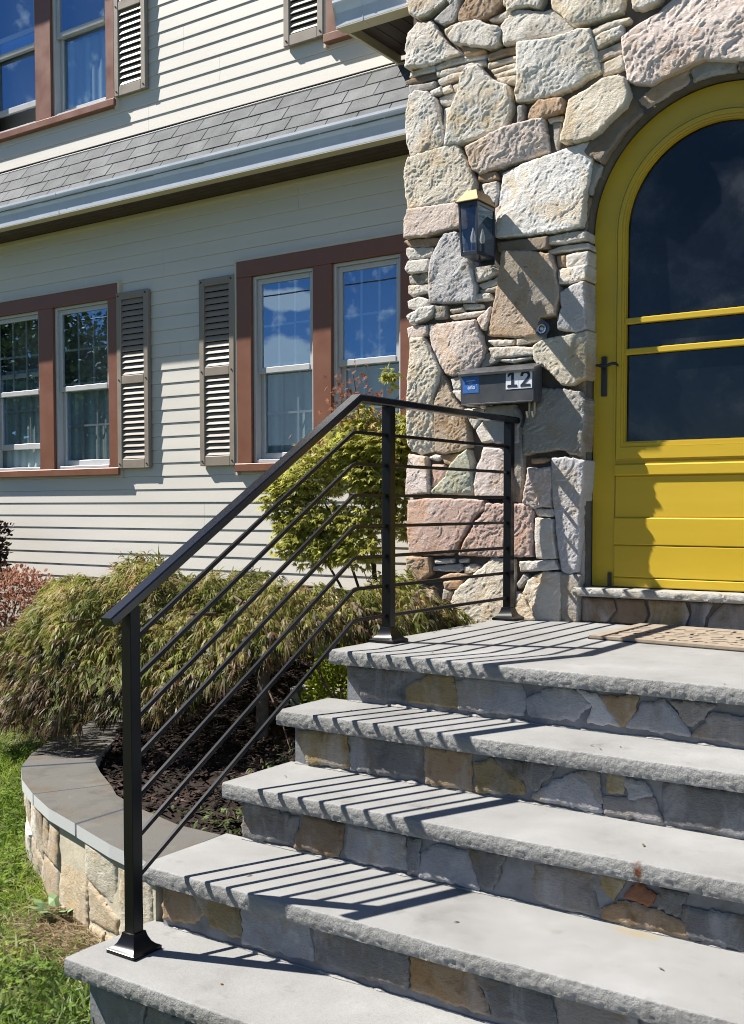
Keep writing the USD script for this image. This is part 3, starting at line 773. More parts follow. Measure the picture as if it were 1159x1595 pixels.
# ---- stone front: mortar wall with an arched opening, stones set proud of it
XC, ZC, RO, RI, YD = .885, 1.71, .552, .410, 1.155      # the door's arch
YM = 1.098                                               # face of the mortar
arch = Polygon([(XC - RO - .006, -.3)] + [(XC - (RO + .006) * math.cos(t), ZC + (RO + .006) * math.sin(t)) for t in np.linspace(0, math.pi, 41)] + [(XC + RO + .006, -.3)])
wall_poly = Polygon([(-.585, -.75), (2.36, -.75), (2.36, 3.35), (-.585, 3.35)]).difference(arch)
wl = extrude_y(wall_poly, YM, 1.30)
sw = obj("stone_wall", [wl, box(-.585, -.50, 1.301, WY + .01, -.75, 3.35), box(2.28, 2.36, 1.301, 1.75, -.75, 3.35), box(-.585, 2.36, 1.301, 1.75, 3.2, 3.35)], mortar, house)
FACADE = """w -592,3067 -374,3008 -391,2894 -426,2874 -476,2854 -541,2852 -577,2876 -592,2922
l -419,2831 -308,2887 -315,2831 -342,2788 -398,2787 -447,2820
l -364,3005 -126,2940 -253,2911 -308,2896 -356,2868 -374,2902
t -308,2814 -267,2862 -243,2899 -60,2851 -99,2804 -132,2770 -185,2757 -273,2765 -311,2783
w -152,2746 -106,2757 -60,2766 -63,2744 -122,2736
w -84,2900 130,2842 118,2762 100,2733 52,2754 -8,2761 -50,2755 -70,2788
c -391,2761 -304,2772 -294,2758 -349,2739 -384,2736
w -363,2722 -321,2753 -266,2757 -199,2746 -165,2720 -105,2697 -92,2674 -98,2624 -118,2611 -165,2622 -276,2660 -321,2677 -345,2694
t -297,2656 -242,2638 -175,2613 -218,2609 -273,2616
w -541,2828 -469,2816 -433,2763 -377,2690 -307,2626 -363,2622 -504,2612 -595,2630 -599,2707 -592,2796 -570,2811
w -89,2702 -37,2746 -8,2752 43,2734 119,2709 156,2708 212,2663 255,2611 194,2601 116,2609 6,2610 -72,2612 -79,2656
c 155,2836 503,2742 489,2666 481,2620 403,2612 327,2613 258,2621 206,2679 162,2717
w -440,2598 -363,2613 -286,2613 -185,2604 -185,2586 -259,2592 -362,2589 -433,2584
w -433,2572 -362,2574 -276,2575 -185,2575 -181,2557 -232,2554 -310,2554 -397,2547 -429,2554
w -588,2607 -522,2610 -454,2607 -447,2584 -522,2586 -591,2587
b -610,2569 -559,2570 -450,2570 -440,2550 -504,2546 -595,2551
w -433,2536 -362,2545 -286,2539 -290,2523 -348,2521 -418,2515
l -588,2540 -504,2531 -447,2531 -450,2510 -522,2511 -580,2508
w -472,2491 -411,2496 -408,2474 -461,2474
c -404,2489 -362,2494 -355,2472 -394,2465
p -348,2494 -300,2501 -303,2470 -345,2467
w -425,2451 -383,2457 -341,2454 -348,2426 -383,2413 -415,2425
t -161,2587 -98,2598 -4,2598 -7,2568 -75,2572 -158,2566
w -158,2551 -75,2550 -10,2552 -10,2535 -91,2536 -158,2534
w -144,2516 -26,2521 -20,2503 -75,2507 -131,2502
w -131,2496 -58,2494 -7,2494 -10,2478 -108,2479
w -111,2471 -16,2465 -16,2436 -78,2444
y 2,2597 101,2582 163,2575 240,2582 285,2590 339,2580 363,2495 385,2397 317,2377 272,2354 184,2340 96,2338 -6,2349 -16,2391 3,2438 0,2510
c 345,2573 389,2584 456,2588 519,2583 513,2571 447,2569 360,2553
w 360,2539 404,2553 485,2560 491,2526 433,2511 375,2495
w 369,2480 434,2489 485,2498 492,2451 434,2446 379,2440
w 388,2427 440,2431 480,2443 495,2389 449,2383 400,2378
q 485,2512 545,2540 645,2573 699,2611 778,2693 1313,2547 1320,2180 1177,2237 1001,2297 841,2339 799,2333 746,2322 672,2309 612,2291 539,2312 510,2334 495,2437
w 528,2735 698,2689 644,2617 575,2612 535,2622
c 248,2293 303,2314 362,2332 406,2352 473,2351 501,2334 519,2265 506,2217 448,2181 399,2133 358,2111 289,2110 213,2127 234,2207
w -577,2489 -547,2504 -475,2480 -436,2442 -418,2372 -400,2303 -397,2236 -425,2212 -500,2214 -580,2204 -595,2271 -606,2358 -599,2424
w -393,2391 -348,2394 -379,2323 -397,2302
y -205,2544 -188,2523 -131,2464 -55,2422 -45,2385 -41,2313 -70,2247 -133,2233 -220,2221 -309,2217 -382,2219 -369,2291 -358,2336 -331,2393 -303,2440 -286,2519 -259,2542
g -6,2323 20,2326 17,2275 -5,2249
t 40,2268 65,2308 103,2326 165,2316 215,2308 221,2259 147,2252 78,2252
w 138,2243 212,2239 206,2224 147,2227
g 166,2218 200,2214 197,2155 182,2100 170,2150
p -268,2186 -206,2204 -133,2222 -57,2242 40,2245 122,2246 132,2176 142,2104 79,2093 -24,2080 -105,2072 -196,2058 -237,2086 -254,2133
c -587,2196 -443,2212 -326,2214 -292,2161 -257,2092 -226,2031 -233,1976 -312,1948 -431,1954 -587,1957 -602,2036 -609,2130
p -587,1948 -431,1945 -308,1941 -291,1873 -287,1831 -360,1826 -485,1811 -598,1818 -602,1898
t -209,2058 -122,2051 -109,2023 -155,2019 -206,2031
w -189,2007 -115,2007 -105,1956 -121,1900 -148,1910
p -121,1885 -91,1895 -98,1853 -114,1835
W -82,2039 25,2060 136,2074 265,2095 343,2100 353,2021 336,1936 324,1880 319,1790 308,1744 244,1737 59,1740 -110,1755 -114,1811 -95,1896 -88,1967
t -609,1804 -558,1803 -402,1790 -417,1762 -503,1765 -576,1775
w -598,1768 -521,1758 -452,1749 -449,1721 -503,1713 -583,1717 -602,1741
w -591,1703 -481,1701 -481,1677 -492,1647 -587,1650 -605,1674
g -594,1635 -495,1636 -484,1601 -539,1592 -590,1604
w -594,1586 -481,1585 -484,1552 -579,1541 -590,1558
w -598,1512 -539,1530 -484,1506 -481,1484 -557,1477 -590,1484
w -594,1441 -520,1473 -448,1475 -455,1439 -520,1412 -572,1407
g -441,1474 -380,1471 -384,1417 -441,1416
p -598,1382 -546,1390 -488,1387 -487,1347 -539,1336 -590,1338
v -381,1805 -325,1803 -297,1779 -276,1719 -255,1675 -238,1607 -224,1543 -227,1475 -300,1480 -409,1486 -470,1501 -474,1596 -466,1672 -441,1726 -409,1779
w -224,1624 -184,1636 -143,1634 -110,1595 -160,1577 -214,1569
w -207,1550 -136,1560 -93,1581 -106,1547 -187,1530
g -200,1523 -106,1530 -113,1519 -193,1510
w -220,1504 -153,1503 -142,1478 -220,1478
w -289,1467 -190,1454 -193,1442 -279,1448
w -359,1450 -296,1453 -289,1437 -352,1438
w -362,1418 -279,1424 -169,1425 -189,1412 -338,1406
p -146,1440 -179,1414 -210,1390 -193,1347 -169,1339 -152,1391
T -74,1681 72,1661 161,1638 183,1579 209,1463 191,1371 116,1364 104,1288 -9,1289 -159,1315 -129,1418 -96,1532 -86,1604
b -107,1726 148,1719 145,1671 44,1671 -94,1692
w 151,1716 235,1721 329,1716 329,1686 235,1685 154,1690
w 142,1658 201,1670 329,1666 338,1648 232,1651 155,1648
t 189,1626 223,1627 227,1582 196,1586
w 235,1626 336,1632 336,1576 236,1578
w 205,1565 264,1566 336,1568 337,1510 264,1504 209,1508
v 282,1488 331,1494 335,1407 333,1295 290,1285 204,1307 204,1347 225,1393 221,1461
k 88,1235 129,1263 238,1270 339,1281 340,1161 334,1083 271,1053 228,1059 165,1123 105,1161 88,1192
w -152,1284 -16,1278 -25,1262 -118,1261
w -2,1277 62,1286 126,1289 120,1269 46,1261 1,1257
w -145,1248 -9,1243 85,1229 85,1206 -35,1204 -118,1205
w -104,1192 -18,1188 85,1192 -18,1177
p -480,1389 -341,1385 -220,1383 -203,1330 -179,1257 -178,1215 -216,1165 -281,1148 -337,1137 -376,1149 -440,1233 -469,1315
g -168,1224 -125,1238 -94,1194 -192,1163
c -572,1330 -502,1324 -444,1230 -411,1170 -415,1112 -454,1032 -447,915 -439,791 -519,775 -575,789 -597,827 -597,952 -586,1139 -575,1231
o -401,1142 -372,1100 -337,1028 -287,974 -266,919 -252,846 -249,800 -311,778 -393,771 -428,782 -436,899 -440,1013 -408,1096
w -355,1123 -298,1126 -298,1074 -337,1071
w -344,1062 -298,1062 -294,1014 -316,1030
w -280,971 -198,972 -194,918 -225,884 -256,930
w -184,909 -160,866 -122,826 -149,818 -180,819 -214,871
v -160,979 -17,978 9,924 10,810 -109,814 -150,872 -174,917
g 118,1043 234,1035 308,1017 332,979 333,880 325,782 313,743 270,752 239,770 183,772 123,765 43,753 33,864 55,936 86,1001
g -16,884 23,876 27,759 24,674 28,625 12,537 -18,543
t 69,729 133,733 162,727 133,716 69,714
P 69,685 133,684 174,692 181,657 172,582 169,516 80,513 38,536 50,607
w 87,501 173,501 185,487 173,472 103,475
w 97,460 179,452 180,406 193,285 136,280 104,285 97,382
v 187,729 255,730 338,714 332,629 318,507 314,359 302,227 262,217 228,231 215,311 202,432 191,533 184,657
c 137,216 219,213 221,2 113,-2 73,73 44,121 57,166 89,197
g 225,210 315,208 309,133 304,4 227,-1
w 27,260 187,270 203,236 30,221
g 43,201 63,187 14,141 1,158
c -2,122 34,103 93,3 -1,-8
R -589,542 -501,551 -346,550 -168,543 -158,507 -202,483 -233,447 -271,385 -313,324 -356,286 -482,283 -582,287 -597,419
R -151,528 -14,525 70,522 80,484 81,381 75,290 -13,288 -147,285 -299,287 -257,367 -209,441 -155,489
P -597,771 -552,763 -494,753 -479,684 -471,582 -601,570
w -475,752 -439,763 -410,753 -432,739
t -407,759 -364,761 -311,766 -353,718 -385,725
R -454,714 -396,713 -385,691 -396,655 -453,612
e -346,706 -297,753 -252,779 -231,700 -227,637 -230,574 -439,581 -446,591 -371,654
P -173,786 -22,775 -21,560 -206,564 -213,649 -203,700 -183,738
w -438,256 -348,261 -348,249 -434,244
w -313,259 -267,264 -267,254 -309,250
w -456,221 -309,238 -292,217 -309,207 -452,209
c -285,223 -239,240 -201,232 -232,210 -278,202
t -427,166 -355,193 -267,193 -302,177
t -391,149 -299,162 -305,128 -384,121
t -597,264 -471,267 -463,221 -460,193 -537,146 -600,131
o -604,121 -518,131 -456,109 -412,48 -405,2 -419,-108 -518,-178 -596,-215
g -391,115 -362,104 -376,50 -394,49
c -123,273 -19,270 -18,-9 -111,-33 -231,-49 -284,-28 -298,23 -337,58 -312,109 -256,163 -188,217
c -365,20 -309,29 -277,-31 -312,-85 -390,-121 -398,-60"""
tones = {"w": 0, "c": 0}
for i, ln in enumerate(FACADE.strip().splitlines()):
    a = ln.split()
    poly = [tuple(float(q) / 1000 for q in s.split(",")) for s in a[1:]]
    P = Polygon(poly).buffer(0)
    code, area = a[0], P.area
    near_arch = P.distance(arch) < .05
    if area > .02:
        kw = dict(front=.046 + .014 * ((i * 37) % 10) / 10, bulge=.008, rough=.010, tilt=.010, edge=.0026, res=.0045, chip=.006)
    elif area > .006:
        kw = dict(front=.040 + .014 * ((i * 53) % 10) / 10, bulge=.007, rough=.009, tilt=.009, edge=.0026, res=.0042, chip=.005)
    else:
        kw = dict(front=.026 + .016 * ((i * 71) % 10) / 10, bulge=.008, rough=.007, tilt=.008, edge=.003, res=.0038, chip=.004)
    if code == "q":
        kw |= dict(rough=.014, res=.0055, chip=.002)
    back = -.058 if near_arch else -.006
    poly2 = list(P.buffer(.0050, join_style=2).exterior.coords)[:-1] if P.geom_type == "Polygon" else poly
    vf = stone(poly2, i + 1, back=back, **kw)
    obj("stone", facing(vf, YM), MS[code], sw, smooth=28)

# ---- roughly split stones lining the arch and the jamb, deeper in than the face
for i in range(8):
    aa_ = [-4, 17, 31, 58, 80, 99, 128, 150, 184]
    t0, t1 = math.radians(aa_[i]), math.radians(aa_[i + 1] - .8)
    r0, r1 = RO + .010, RO + .085 + .02 * (i % 3)
    tt = np.linspace(t0, t1, 6)
    pl = [(XC - r0 * math.cos(t), ZC + r0 * math.sin(t)) for t in tt] + [(XC - r1 * math.cos(t), ZC + r1 * math.sin(t)) for t in tt[::-1]]
    obj("stone", facing(stone(pl, 900 + i, front=.006 + .010 * (i % 3), back=-.054, bulge=.008, rough=.014, tilt=.012, edge=.006, res=.008, chip=.009), YM), MS["bgbTgbgb"[i]], sw, smooth=30)
zz = [.16, .42, .63, .95, 1.18, 1.45, 1.66]
for i, (a, b) in enumerate(zip(zz, zz[1:])):
    pl = [(XC - RO - .085, a + .006), (XC - RO - .010, a + .008), (XC - RO - .010, b - .006), (XC - RO - .085, b - .004)]
    obj("stone", facing(stone(pl, 920 + i, front=.016, back=-.054, bulge=.008, rough=.010, tilt=.008, edge=.006, res=.009, chip=.004), YM), MS["gbgbgb"[i]], sw, smooth=30)

# ---- door sill and the step under it
sy0 = 1.040
def rough_slab(x0, x1, y0, y1, z0, z1, seed, amp=.004, res=.012):
    """Slab whose front (y0) and left (x0) faces are rock-faced, its top flat."""
    nx = max(2, int((x1 - x0) / res))
    prof = []
    t = z1 - z0
    prof += [(y1, z1, 0.0)]
    for s in np.linspace(0, 1, 8):
        prof.append((y1 + (y0 + .004 - y1) * (s * .999), z1, 0.0))
    k = max(3, int(t / res * 1.4))
    for s in np.linspace(0, 1, k + 1):
        bulge = .004 * (1 - (2 * s - 1) ** 2)
        prof.append((y0 - bulge, z1 - .0025 - (t - .004) * s, 1.0))
    prof.append((y0 + .02, z0, 0.0)); prof.append((y1, z0, 0.0))
    prof = np.array(prof); m = len(prof)
    xs = np.linspace(x0, x1, nx + 1)
    V = np.zeros((nx + 1, m, 3))
    V[:, :, 0] = xs[:, None]
    V[:, :, 1] = prof[None, :, 0]
    V[:, :, 2] = prof[None, :, 1]
    p3 = np.stack([V[:, :, 0] * 55, V[:, :, 2] * 75, np.full(V.shape[:2], seed * 3.3)], -1)
    p4 = np.stack([V[:, :, 0] * 140, V[:, :, 2] * 150, np.full(V.shape[:2], seed * 1.9)], -1)
    low = np.stack([V[:, :, 0] * 3, np.full(V.shape[:2], seed * 2.1), V[:, :, 0] * 0], -1)
    d = (meshkit.fbm(p3, 3, seed) - .5) * 2 * amp + (meshkit.noise(p4, seed) - .5) * amp * 1.3 + (meshkit.noise(low, seed) - .5) * .004
    V[:, :, 1] -= d * prof[None, :, 2]
    edge = (prof[:, 2] > 0)
    first = np.nonzero(edge)[0][0]
    V[:, first, 2] += ((meshkit.noise(p4[:, first], seed + 3) - .5) * .004)
    # the left end: chipped as well
    e = (meshkit.fbm(np.stack([V[0, :, 1] * 30, V[0, :, 2] * 60, V[0, :, 0] * 0 + seed], -1), 3, seed) - .5) * .012
    V[0, :, 0] += e
    idx = np.arange((nx + 1) * m).reshape(nx + 1, m)
    F = []
    a, b = idx[:-1], idx[1:]
    for j in range(m):
        j2 = (j + 1) % m
        F.append(np.column_stack([a[:, j], a[:, j2], b[:, j2]])); F.append(np.column_stack([a[:, j], b[:, j2], b[:, j]]))
    for row, flip in ((0, False), (nx, True)):
        c = V[row].mean(0)
    V2 = V.reshape(-1, 3)
    caps = []
    n0 = len(V2)
    V2 = np.vstack([V2, V[0].mean(0), V[nx].mean(0)])
    for j in range(m):
        j2 = (j + 1) % m
        caps.append([n0, idx[0, j2], idx[0, j]]); caps.append([n0 + 1, idx[nx, j], idx[nx, j2]])
    t_ = M(V2, np.vstack(F + [np.array(caps)]))
    if t_.volume < 0:
        t_.invert()
    return t_


sill_m = mat_stone("sill_stone", [(.20, .19, .17), (.33, .325, .30), (.44, .43, .41)], scale=16, bump=.8, dist=.005, bscale=80, seedv=3.1)
obj("door_sill", rough_slab(.292, 1.60, sy0, 1.30, .118, .156, 8, amp=.006, res=.008), sill_m, house, smooth=35)
base = obj("door_step_base", box(.30, 1.60, 1.096, 1.29, -.02, .1165), mortar, house)
for i, (c, pl) in enumerate([("b", [(.312, .004), (.312, .108), (.36, .112), (.46, .11), (.475, .06), (.43, .004)]), ("b", [(.445, .004), (.482, .06), (.475, .112), (.60, .112), (.62, .05), (.60, .004)]),
                            ("o", [(.612, .004), (.632, .05), (.615, .112), (.78, .112), (.80, .06), (.78, .004)]), ("d", [(.79, .004), (.81, .07), (.80, .112), (.90, .112), (.87, .05), (.86, .004)]),
                            ("g", [(.875, .004), (.885, .05), (.94, .112), (1.28, .112), (1.30, .004)]), ("g", [(1.31, .004), (1.29, .112), (1.58, .112), (1.58, .004)])]):
    obj("stone", facing(stone(pl, 300 + i, front=.014, back=-.002, bulge=.007, rough=.003, tilt=.003, edge=.004, res=.007, chip=.003), 1.096), MR[c], base, smooth=38)

# ---- the arched yellow door
def arc_poly(r, zb, n=48):
    return Polygon([(XC - r, zb)] + [(XC - r * math.cos(t), ZC + r * math.sin(t)) for t in np.linspace(0, math.pi, n)] + [(XC + r, zb)])


GB = .795                                                  # bottom of the glass
leaf = arc_poly(RO, .160).difference(arc_poly(RI, GB))
door = obj("door", extrude_y(leaf, YD, YD + .045), paint_yellow, house)
obj("frame_shadow_gap", extrude_y(arc_poly(RO + .0055, .157).difference(arc_poly(RO + .0005, .150)), YD + .012, YD + .06), dark_slot, door)


def ring(r1, r0, zb1, zb0, y0, y1):
    return extrude_y(arc_poly(r1, zb1).difference(arc_poly(r0, zb0)), y0, y1)


obj("moulding", [ring(RI + .044, RI + .036, GB - .092, GB - .084, YD - .004, YD + .001), ring(RI + .030, RI + .012, GB - .070, GB - .020, YD - .0105, YD + .001),
                 ring(RI + .0115, RI + .001, GB - .019, GB - .002, YD - .006, YD + .001), ring(RI + .0005, RI - .006, GB - .0015, GB + .005, YD - .002, YD + .03)], paint_yellow, door)
obj("glass", extrude_y(arc_poly(RI - .001, GB + .001), YD + .020, YD + .024), usdkit.material(stage, LK + "door_glass", {
    "g": ("geometry", {}),
    "n": ("noise_texture", {"scale": 2.7, "detail": 8.0, "roughness": .55, "distortion": .2}),
    "n2": ("noise_texture", {"scale": 260.0, "detail": 2.0}),
    "r": ("rgb_ramp", {"ramp": [(.44, (.004, .005, .008)), (.52, (.012, .014, .018)), (.60, (.035, .038, .042)), (.72, (.10, .102, .105))]}),
    "r2": ("rgb_ramp", {"ramp": [(.35, (.7, .7, .7)), (.62, (1, 1, 1)), (.72, (1.5, 1.5, 1.5))]}),
    "mx": ("mix_color", {"blend_type": "multiply", "fac": 1.0, "use_clamp": False}),
    "b": ("bump", {"strength": .25, "distance": .01}),
    "d": ("principled_bsdf", {"roughness": .10, "specular_ior_level": .4}),
}, [("g.position", "n.vector"), ("g.position", "n2.vector"), ("n.fac", "r.fac"), ("n2.fac", "r2.fac"), ("r.color", "mx.a"), ("r2.color", "mx.b"), ("mx.result", "d.base_color"), ("n.fac", "b.height"), ("b.normal", "d.normal")],
    surface="d.BSDF"), door)
for zc in (1.325, 1.192):
    obj("cross_bar", box(XC - RI + .004, XC + RI - .004, YD - .005, YD + .018, zc - .013, zc + .013, .003), paint_yellow, door)
px0, px1 = XC - RO + .108, XC + RO - .108
for (z0, z1, pr) in ((.652, .702, .015), (.468, .6515, .0035), (.347, .4675, .0125), (.2045, .346, .0110), (.162, .2035, .0115)):
    prof = [(YD + .001, z0 + .0006), (YD - pr + .002, z0 + .0006), (YD - pr, z0 + .0035), (YD - pr, z1 - .006), (YD - pr + .005, z1 - .0006), (YD + .001, z1 - .0006)]
    obj("door_plank", extrude_x(prof, px0, px1), paint_yellow, door)
obj("stile_seam", [box(px0 - .0045, px0 - .0015, YD - .0006, YD + .002, .162, GB - .1)], dark_slot, door)
hx = .384
hd = obj("handle", box(hx - .013, hx + .013, YD - .010, YD, 1.004, 1.180, .003), handle_m, door)
obj("lever", [tube([(hx, YD - .008, 1.136), (hx, YD - .045, 1.136)], .009, 10),
              tube([(hx - .022, YD - .045, 1.138), (hx + .0, YD - .048, 1.135), (hx + .03, YD - .050, 1.133), (hx + .055, YD - .050, 1.141), (hx + .072, YD - .048, 1.139), (hx + .082, YD - .046, 1.128)], [.005, .008, .0075, .007, .0065, .004], 9)], handle_m, hd, smooth=50)
obj("corner_latch", box(.412, .426, YD - .016, YD - .0005, .162, .222, .002), handle_m, door)

# ================================================================ front steps
steps = thing("front_steps", "wide stone front steps with pale bluestone treads up to the yellow door", "steps")
XR = 2.75
RISE = .1872
Zt = [0, -RISE, -2 * RISE, -3 * RISE, -4 * RISE]
YF = [-.309, -.552, -.846, -1.168, -1.452]
XL = [-.050, -.098, -.082, -.118, -.122]
TH = .052
for k in range(5):
    yback = [.038, -.252, -.492, -.787, -1.112][k]
    m_ = [tread_m, tread_m, tread_rust, tread_yellow, tread_m][k]
    obj("tread", rough_slab(XL[k], XR, YF[k], yback, Zt[k] - TH, Zt[k], 20 + k, amp=.0024, res=.0055), m_, steps, smooth=32)
obj("landing_slab", rough_slab(XL[0] + .004, 1.36, .041, 1.10, -TH, -.0004, 31, amp=.001, res=.02), tread_m, steps, smooth=32)
obj("landing_slab", rough_slab(1.363, XR, .041, 1.10, -TH, -.0006, 32, amp=.001, res=.02), tread_m, steps, smooth=32)
RS = """0d -14,-53 252,-50 245,-147 252,-163 74,-157
0o 257,-116 349,-63 436,-62 462,-160 260,-159
0l 456,-79 520,-52 683,-55 710,-113 703,-159 467,-164
0l 720,-111 812,-58 887,-68 939,-101 876,-157 729,-159
0w 893,-65 955,-77 1031,-154 933,-153 949,-103
0t 969,-78 1088,-66 1077,-103 1042,-156
0l 1056,-156 1102,-97 1164,-70 1217,-111 1244,-158
0g 1201,-71 1317,-69 1259,-128 1237,-117
0g 1259,-160 1325,-94 1417,-97 1416,-169
1o -39,-263 170,-244 179,-354 12,-361
1d 188,-249 473,-245 473,-351 192,-359
1t 485,-251 642,-252 645,-361 487,-361
1o 663,-281 719,-264 812,-307 828,-345 671,-360
1d 726,-259 925,-253 867,-326 830,-307
1l 861,-351 926,-302 995,-265 1044,-293 1073,-361 881,-355
1g 1003,-261 1059,-256 1072,-330 1052,-292
1o 1092,-257 1138,-250 1133,-295 1103,-299
1l 1142,-260 1204,-261 1218,-288 1164,-305
1g 1081,-322 1173,-318 1226,-300 1251,-364 1088,-365
1d 1255,-254 1495,-255 1495,-367 1261,-364
2d -60,-452 -13,-439 194,-456 182,-532 11,-550 -53,-550
2b 223,-447 369,-452 352,-545 188,-547
2l 382,-450 587,-450 600,-542 371,-546
2d 609,-449 640,-451 633,-543 611,-547
2l 650,-490 701,-451 797,-455 830,-545 645,-549
2d 808,-438 912,-444 876,-537 840,-536
2g 889,-523 934,-452 1171,-441 1191,-551 1065,-544
2o 1195,-440 1256,-442 1229,-492 1200,-466
2r 1270,-480 1297,-444 1338,-466 1324,-491
2t 1206,-534 1258,-500 1345,-504 1418,-524 1423,-553 1202,-554
2d 1356,-446 1417,-452 1396,-499 1352,-491
2d 1408,-481 1579,-475 1578,-555 1431,-552
3t -124,-629 26,-625 113,-664 54,-714 -120,-725
3o 55,-624 230,-618 240,-713 130,-704
3l 249,-626 484,-625 494,-718 254,-727
3d 507,-626 743,-628 808,-632 808,-715 511,-720
3t 821,-634 1000,-628 1039,-720 824,-717
3d 1012,-630 1198,-626 1217,-707 1063,-719
3g 1217,-629 1413,-621 1431,-698 1236,-707
4g -45,-831 147,-828 132,-915 2,-921
4g 164,-830 296,-830 282,-912 148,-917
4d 316,-830 511,-827 498,-916 302,-916"""
riser = []
for k in range(5):
    yr = YF[k] + .047
    zb = Zt[k + 1] if k < 4 else -1.1
    xl = XL[k] + .045
    riser.append(obj("riser", box(xl, XR - .03, yr, yr + (.30 if k else 1.2), zb - .002, Zt[k] - TH + .001), mortar_blue, steps))
for i, ln in enumerate(RS.strip().splitlines()):
    a = ln.split()
    k, code = int(a[0][0]), a[0][1]
    pl = [tuple(float(q) / 1000 for q in s.split(",")) for s in a[1:]]
    ztop, zbot = Zt[k] - TH - .003, (Zt[k + 1] + .004 if k < 4 else -1.0)
    xl = XL[k] + .049
    pl = [(max(x, xl), min(max(z, zbot), ztop)) for x, z in pl]
    P = Polygon(pl).buffer(0).buffer(.007, join_style=2)
    P = P.intersection(Polygon([(xl, zbot), (XR - .05, zbot), (XR - .05, ztop), (xl, ztop)]))
    if P.geom_type != "Polygon" or P.area < 3e-4:
        continue
    vf = stone(list(P.exterior.coords)[:-1], 400 + i, front=.012, back=-.001, bulge=.005, rough=.005, tilt=.003, edge=.003, res=.006, chip=.011)
    obj("stone", facing(vf, YF[k] + .047), MR[code], riser[k], smooth=38)
# more stones to the right, out of the photograph's frame but within a step of it
for k in range(5):
    r_ = np.random.default_rng(70 + k)
    x = [1.44, 1.52, 1.62, 1.46, .53][k]
    ztop, zbot = Zt[k] - TH - .003, (Zt[k + 1] + .004 if k < 4 else Zt[k] - TH - .13)
    while x < XR - .25:
        w_ = r_.uniform(.12, .26)
        s_ = r_.uniform(-.04, .04)
        pl = [(x + .006, zbot), (x + .006 + s_ * .4, ztop), (x + w_ - .006 + s_, ztop), (x + w_ - .006, zbot)]
        obj("stone", facing(stone(pl, 600 + int(x * 100) + k, front=.012, back=-.001, bulge=.005, rough=.004, tilt=.003, edge=.003, res=.008, chip=.006), YF[k] + .047), MR["dglotd"[r_.integers(0, 6)]], riser[k], smooth=38)
        x += w_
    # crumbly pale mortar bead along the foot of the riser
    if k < 4:
        n = 220
        xs = np.linspace(XL[k] + .05, XR - .1, n)
        q = np.column_stack([xs * 13, xs * 0 + k, xs * 0])
        rad = .0012 + .022 * np.clip(meshkit.fbm(q * 1.6, 4, 8) - .40, 0, 1)
        obj("mortar_bead", tube(np.column_stack([xs, np.full(n, YF[k] + .044), np.full(n, Zt[k + 1] + .001)]), rad, 6), mortar_pale, riser[k])
# the small gap filler: left flank of the steps
obj("flank", [box(XL[k] + .046, XL[k] + .20, YF[k] + .06 + .0, 1.085, -1.1, Zt[k] - TH - .004 - .001 * k) for k in range(1)] +
    [box(XL[k] + .046, XL[k] + .20, YF[k] + .06, YF[k - 1] + .05, -1.1, Zt[k] - TH - .004) for k in range(1, 5)], mortar_blue, steps)

# ================================================================ railing
rail = thing("stair_railing", "black metal stair railing with seven thin bars and three square posts", "railing")
PW = .038


def post(y, zb, zt):
    p = obj("post", box(-PW / 2, PW / 2, y - PW / 2, y + PW / 2, zb, zt, .002), rail_black, rail)
    # flared base shoe
    prof = [(.0545, 0), (.0545, .010), (.052, .012), (.043, .0165), (.034, .026), (.0275, .040), (.0245, .050), (.0235, .056), (.0195, .058)]
    V, F = [], []
    for r, z in prof:
        for sx, sy in ((-1, -1), (1, -1), (1, 1), (-1, 1)):
            V.append((sx * r, y + sy * r, zb + z + .0005))
    for i in range(len(prof) - 1):
        for k in range(4):
            k2 = (k + 1) % 4
            F += [[i * 4 + k, i * 4 + k2, (i + 1) * 4 + k2], [i * 4 + k, (i + 1) * 4 + k2, (i + 1) * 4 + k]]
    F += [[0, 2, 1], [0, 3, 2]]
    n = (len(prof) - 1) * 4
    F += [[n, n + 1, n + 2], [n, n + 2, n + 3]]
    obj("base_shoe", M(V, F), rail_black, p, smooth=35)
    return p


Y1, Y3 = -1.308, .985
SLOPE = .5975
zr = lambda y: .907 + min(y + .205, 0) * SLOPE     # centre of the handrail
post(Y1, -4 * RISE, zr(Y1) - .010)
post(0.0, 0.0, .892)
post(Y3, 0.0, .892)
HW, HH = .046, .028


def poly_bar(ys, zs, w, h, ch):
    """A bar of rectangular section following a bent line in the x = 0 plane."""
    pts = np.column_stack([ys, zs])
    sect = [(-w / 2 + ch, h / 2), (w / 2 - ch, h / 2), (w / 2, h / 2 - ch), (w / 2, -h / 2 + ch), (w / 2 - ch, -h / 2), (-w / 2 + ch, -h / 2), (-w / 2, -h / 2 + ch), (-w / 2, h / 2 - ch)]
    V, n = [], len(sect)
    for i, p in enumerate(pts):
        d0 = pts[i] - pts[i - 1] if i else pts[1] - pts[0]
        d1 = pts[i + 1] - pts[i] if i < len(pts) - 1 else d0
        d0, d1 = d0 / np.linalg.norm(d0), d1 / np.linalg.norm(d1)
        t = d0 + d1; t /= np.linalg.norm(t)
        nn = np.array([-t[1], t[0]]) / max(.3, abs(t @ d0))
        for a, b in sect:
            V.append((a, p[0] + nn[0] * b, p[1] + nn[1] * b))
    F = []
    for i in range(len(pts) - 1):
        for k in range(n):
            k2 = (k + 1) % n
            F += [[i * n + k, (i + 1) * n + k, (i + 1) * n + k2], [i * n + k, (i + 1) * n + k2, i * n + k2]]
    for k in range(1, n - 1):
        F += [[0, k, k + 1], [(len(pts) - 1) * n, (len(pts) - 1) * n + k + 1, (len(pts) - 1) * n + k]]
    m = M(V, F)
    if m.volume < 0:
        m.invert()
    return m


